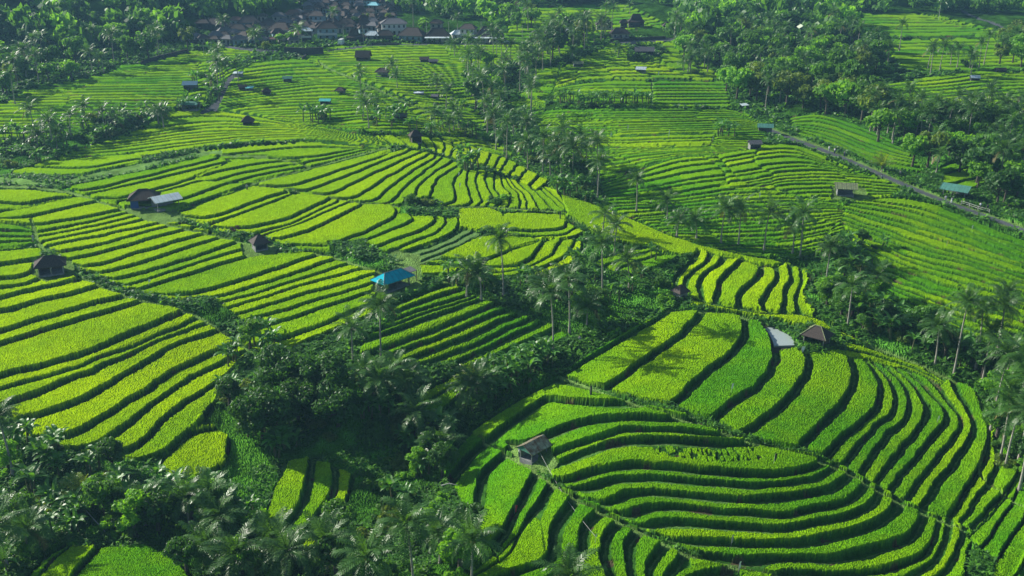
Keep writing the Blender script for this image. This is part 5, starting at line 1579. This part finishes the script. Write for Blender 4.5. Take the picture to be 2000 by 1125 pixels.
# poles
def pole(u, v, h, label, name="utility_pole", cat="pole", r=.11, m=None, arm=True, group=None):
    t = tag(empty(name, ground(u, v)), label, cat, group)
    vv_, qq = tube([[0, 0, -.1], [0, 0, h]], [r, r * .7], 7); a = Acc(); a.add(vv_, qq)
    link("shaft", a.mesh("shaft", [m or M_POLE], True), t)
    if arm: link("crossarm", Box().box(-.7, -.05, h - .6, .7, .05, h - .48).mesh("crossarm", [M_WOOD]), t)


for k, (u, v, h, l) in enumerate([(672, 88, 8, "between tower and curved pagoda"), (710, 86, 8, "just right of the curved pagoda"), (834, 82, 9, "left of the white awning shop"), (877, 82, 9, "right of the white awning shop"),
                                  (940, 82, 9, "in front of the big hall"), (1020, 76, 6, "at the edge of the far meadow"), (399, 112, 6, "in the top left field")]):
    pole(u, v, h, "thin utility pole " + l, group="utility poles")
pole(1154, 779, 2.3, "short black post standing in the field above the rusty hut", "post", "post", .22, M_STONE, False)
pole(1094, 430, 2.2, "short black post on the bright ridge", "post", "post", .18, M_STONE, False)
pole(1833, 40, 9, "tall pole in the far right field", "utility_pole", "pole", .12, M_POLE, True)


def flag(u, v, h, m, label, wd=.35, hg=1.0, name="field_flag"):
    p = ground(u, v); p.z = land_z(p.x, p.y) - .3
    t = tag(empty(name, p, RND.uniform(-.5, .5)), label, "flag")
    vv_, qq = tube([[0, 0, -.3], [.03, 0, h * .6], [.12, 0, h]], [.03, .025, .015], 5); a = Acc(); a.add(vv_, qq)
    link("pole", a.mesh("pole", [M_POLE], True), t)
    c = Acc(); vs_ = []
    for i in range(5):
        z = h - hg * i / 4; b = .07 * math.sin(i * 1.6)
        vs_ += [(.1, b, z), (.1 + wd * (1 - .15 * i), b + .05, z - .05)]
    c.add(vs_, [(2 * i, 2 * i + 1, 2 * i + 3, 2 * i + 2) for i in range(4)])
    c.add([(x, y + .012, z) for x, y, z in vs_], [(2 * i, 2 * i + 2, 2 * i + 3, 2 * i + 1) for i in range(4)])
    link("cloth", c.mesh("cloth", [m]), t)


flag(1427, 776, 1.9, M_CLOTHW, "white flag in the wide field left of the pond")
flag(1005, 1000, 1.8, M_CLOTHR, "red flag among the lower curved strips", .3, 1.2)
flag(1428, 1063, 1.9, M_GREYC, "grey scarecrow rag above the lower path", .3, 1.2)
flag(1442, 1116, 1.9, M_CLOTHW, "white rag at the lower end of the path", .3, 1.4)
flag(1162, 1068, 1.7, M_CLOTHW, "small white rag at the end of the cord", .2, .5)
flag(1564, 692, 1.8, M_CLOTHW, "white kite shaped rag below the pond", .6, 1.2)
flag(291, 562, 1.8, M_CLOTHW, "white flag beside the lower canal", .5, .6)
flag(1848, 484, 1.6, M_CLOTHY, "yellow flag in the right hand field", .4, 1.0)
flag(1897, 452, 1.5, M_CLOTHW, "white flag below the road in the right hand field", .3, .9)
flag(1829, 832, 1.6, M_CLOTHW, "small white flag on the right hand curved terraces", .25, .8)
flag(1305, 276, 3.4, M_CLOTHW, "right white streamer on the distant striped slope", .3, 1.8)
flag(1225, 258, 2.2, M_CLOTHW, "left white streamer on the distant striped slope", .3, 1.4)
flag(1192, 270, 2.0, M_CLOTHW, "slanting white streamer on the yellow strip", .3, 1.4)
flag(1391, 278, 2.0, M_CLOTHW, "white streamer beside the small palm clump", .3, 1.2)
flag(1482, 390, 1.8, M_CLOTHW, "white flag in front of the row of palms", .3, 1.1)
flag(895, 348, 1.7, M_CLOTHW, "upper white rag in the fan of strips", .35, .8)
flag(897, 370, 1.7, M_CLOTHW, "lower white rag in the fan of strips", .35, 1.0)
flag(529, 120, 2.2, M_CLOTHW, "white rag at the top of the middle slope", .4, 1.4)
flag(1285, 150, 2.0, M_CLOTHW, "white rag on the upper yellow field", .4, 1.2)
flag(1510, 916, 2.0, M_STONE, "dark scarecrow standing in the big rounded terraces", .35, 1.2)


# people
def person(u, v, label, shirt, trousers, rz=0, arms='down', sit=False, group=None, on=None):
    p = on or ground(u, v)
    t = tag(empty("person", p, math.radians(rz)), label, "person", group)
    sk = [(0, 0, .95), (0, 0, 1.18), (0, 0, 1.42), (0, 0, 1.52), (0, .01, 1.66)]
    rad = [.14, .13, .15, .055, .10]
    edges = [(0, 1), (1, 2), (2, 3), (3, 4)]
    pts = list(sk)
    if sit:
        legs = [[(s * .09, -.02, .92), (s * .1, -.42, .95), (s * .1, -.46, .5), (s * .1, -.58, .46)] for s in (-1, 1)]
    else:
        legs = [[(s * .09, 0, .9), (s * .1, -.02 * s - .01, .5), (s * .1, .03 * s, .08), (s * .1, .03 * s - .14, .04)] for s in (-1, 1)]
    for lg in legs:
        b = len(pts); pts += lg; rad += [.095, .065, .045, .04]; edges += [(0, b), (b, b + 1), (b + 1, b + 2), (b + 2, b + 3)]
    for s in (-1, 1):
        if arms == 'up': ch = [(s * .19, 0, 1.42), (s * .36, -.12, 1.42), (s * .34, -.2, 1.66), (s * .34, -.22, 1.74)]
        elif arms == 'carry': ch = [(s * .19, 0, 1.42), (s * .25, -.05, 1.16), (s * .14, -.28, 1.12), (s * .10, -.34, 1.12)]
        else: ch = [(s * .19, 0, 1.42), (s * .24, .03, 1.14), (s * .24, -.04, .9), (s * .24, -.05, .82)]
        b = len(pts); pts += ch; rad += [.055, .045, .035, .04]; edges += [(2, b), (b, b + 1), (b + 1, b + 2), (b + 2, b + 3)]
    me_ = bpy.data.meshes.new("body"); me_.from_pydata(pts, edges, [])
    o = link("body", me_, t)
    if sit: o.location = (0, 0, -.42)
    sm = o.modifiers.new("skin", 'SKIN')
    for i, r_ in enumerate(rad): me_.skin_vertices[0].data[i].radius = (r_, r_ * .85)
    me_.skin_vertices[0].data[0].use_root = True
    o.modifiers.new("sub", 'SUBSURF').levels = 1
    me_.materials.append(M_SKIN)
    dz = -.42 if sit else 0
    a = Acc(); vv_, qq = tube([(0, 0, .86), (0, 0, 1.05), (0, 0, 1.3), (0, 0, 1.47), (0, 0, 1.5)], [.19, .175, .215, .17, .08], 10); a.add(vv_ * [1, .75, 1], qq)
    for s in (-1, 1):
        q0, q1 = (pts[13 + (0 if s < 0 else 4)], pts[14 + (0 if s < 0 else 4)])
        vv_, qq = tube([q0, q1], [.085, .065], 7); a.add(vv_, qq)
    link("shirt", a.mesh("shirt", [shirt], True), t, (0, 0, dz))
    a = Acc()
    for lg in legs:
        vv_, qq = tube([(0 + lg[0][0] * .6, 0, 1.0), lg[0], lg[1], lg[2]], [.13, .125, .095, .075], 8); a.add(vv_, qq)
    link("trousers", a.mesh("trousers", [trousers], True), t, (0, 0, dz))
    a = Acc(); vv_, qq = ball((0, .03, 1.69), .115, 8, 5); a.add(vv_, qq); link("hair", a.mesh("hair", [M_STONE], True), t, (0, 0, dz))


person(1015, 893, "person in white top with raised arms beside the rusty hut", M_CLOTHW, M_NAVY, 20, 'up')
person(1132, 672, "grey clad person standing on the bank below the palms", M_GREYC, M_GREYC, 0)
person(1928, 412, "person in black at the end of the bamboo railing", M_NAVY, M_NAVY, 10)
person(1914, 408, "person in white beside the person in black on the road", M_CLOTHW, M_NAVY, -20)
person(1846, 394, "person in pale clothes on the road before the stall", M_CLOTHW, M_GREYC, 0)
person(1858, 398, "second pale clad person on the road before the stall", M_CLOTHW, M_CLOTHW, 30, 'carry')
person(1722, 350, "person in blue sitting on the grass below the road", M_BLUEW, M_NAVY, 0, 'carry', True)
person(1619, 296, "leftmost white clad walker on the upper road", M_CLOTHW, M_GREYC, -30)
person(1630, 300, "white clad walker second from left on the upper road", M_CLOTHW, M_NAVY, -30)
person(1649, 306, "grey clad walker on the upper road", M_GREYC, M_NAVY, 10)
person(1758, 345, "walker in grey where the road passes the bright young palm", M_GREYC, M_GREYC, 0)
person(483, 372, "small grey figure on the bank between the upper strips", M_GREYC, M_STONE, 0)
person(66, 472, "person in grey at the top of the left canal", M_GREYC, M_GREYC, 0)

# railing by the right hand road
t = tag(empty("bamboo_railing", ground(1880, 400)), "pale bamboo railing beside the road right of the stall", "railing")
ps = [ground(u, v) - t.location for u, v in ((1877, 400), (1893, 405), (1910, 411), (1932, 417))]
for hh in (.55, 1.0):
    a = Acc(); vv_, qq = tube([q + Vector((0, 0, hh)) for q in ps], [.06] * 4, 6); a.add(vv_, qq); link("rail", a.mesh("rail", [M_POLE], True), t)
pm = Box().box(-.06, -.06, -.1, .06, .06, 1.05).mesh("post", [M_POLE])
for q in ps: link("post", pm, t, q)

# cord from the rusty hut, fallen bamboo, croton bush, rocks
p0 = ground(1050, 893) + Vector((0, 0, 1.5)); p1 = ground(1162, 1068) + Vector((0, 0, 1.6))
pts = [p0.lerp(p1, i / 12) - Vector((0, 0, 1.0 * math.sin(math.pi * i / 12))) - p0 for i in range(13)]
a = Acc(); vv_, qq = tube(pts, [.022] * 13, 4); a.add(vv_, qq)
c = link("cord", a.mesh("cord", [M_POLE])); c.location = p0
tag(c, "long white cord stretched from the rusty hut over the strips", "cord")
for k, (q0, q1, lab) in enumerate([((138, 982), (207, 1050), "pale fallen bamboo pole in the lower left scrub"), ((352, 1012), (403, 976), "short pale leaning stick in the lower left scrub"), ((862, 962), (893, 959), "broken white stalk left of the lower curved strips")]):
    a0 = ground(*q0) + Vector((0, 0, 1.2)); a1 = ground(*q1) + Vector((0, 0, 1.0))
    mid = a0.lerp(a1, .5) + Vector((0, 0, .35))
    a = Acc(); vv_, qq = tube([Vector((0, 0, 0)), mid - a0, a1 - a0], [.11, .09, .06], 6); a.add(vv_, qq)
    o = link("bamboo_pole", a.mesh("bamboo_pole", [M_POLE], True)); o.location = a0; tag(o, lab, "bamboo pole")
cm, _ = crown_mesh(41, R_=1.3, H_=.8, lobes=6, per=90, size=.2, mi=0, name="croton", zc=.5)
cm.materials[0] = M_REDF
o = link("croton_bush", cm); o.location = ground(459, 452); tag(o, "dark red croton bush on the middle canal", "bush")
o = link("croton_bush", cm); o.location = ground(1087, 728); o.scale = (.6, .6, .6); tag(o, "small red bush at the corner of the wide fields", "bush")


def rock(u, v, r_, label):
    a = Acc(); r = np.random.default_rng(int(u)); vv_, qq = ball((0, 0, 0), r_, 9, 6); vv_ = np.array(vv_) * [1.3, 1, .7] + r.normal(size=(len(vv_), 3)) * r_ * .08
    vv_.reshape(7, 9, 3)[0] = vv_[0]; vv_.reshape(7, 9, 3)[-1] = vv_[-1]
    a.add(vv_, qq); o = link("boulder", a.mesh("boulder", [M_GREYW], False)); o.location = ground(u, v) + Vector((0, 0, r_ * .4)); tag(o, label, "boulder", "boulders beside the tiny red brown hut")


rock(1342, 590, .55, "larger grey boulder beside the tiny red brown hut"); rock(1352, 593, .4, "smaller grey boulder right of the tiny red brown hut")

# the pond
poly = [(1488, 630), (1510, 633), (1530, 643), (1544, 655), (1551, 668), (1552, 675), (1530, 675), (1512, 675), (1508, 662), (1500, 645)]
ps = [ground(*q) for q in poly]; zc = sum(q.z for q in ps) / len(ps) - .12
me_ = bpy.data.meshes.new("pond"); me_.from_pydata([(q.x, q.y, zc) for q in ps] + [(q.x, q.y, zc - .6) for q in ps], [],
                                                    [tuple(range(9, -1, -1))] + [(i, (i + 1) % 10, 10 + (i + 1) % 10, 10 + i) for i in range(10)])
M_POND = mat("milky_water", (.30, .36, .36), .25, .5)
me_.materials.append(M_POND)
tag(link("water", me_), kind="structure")
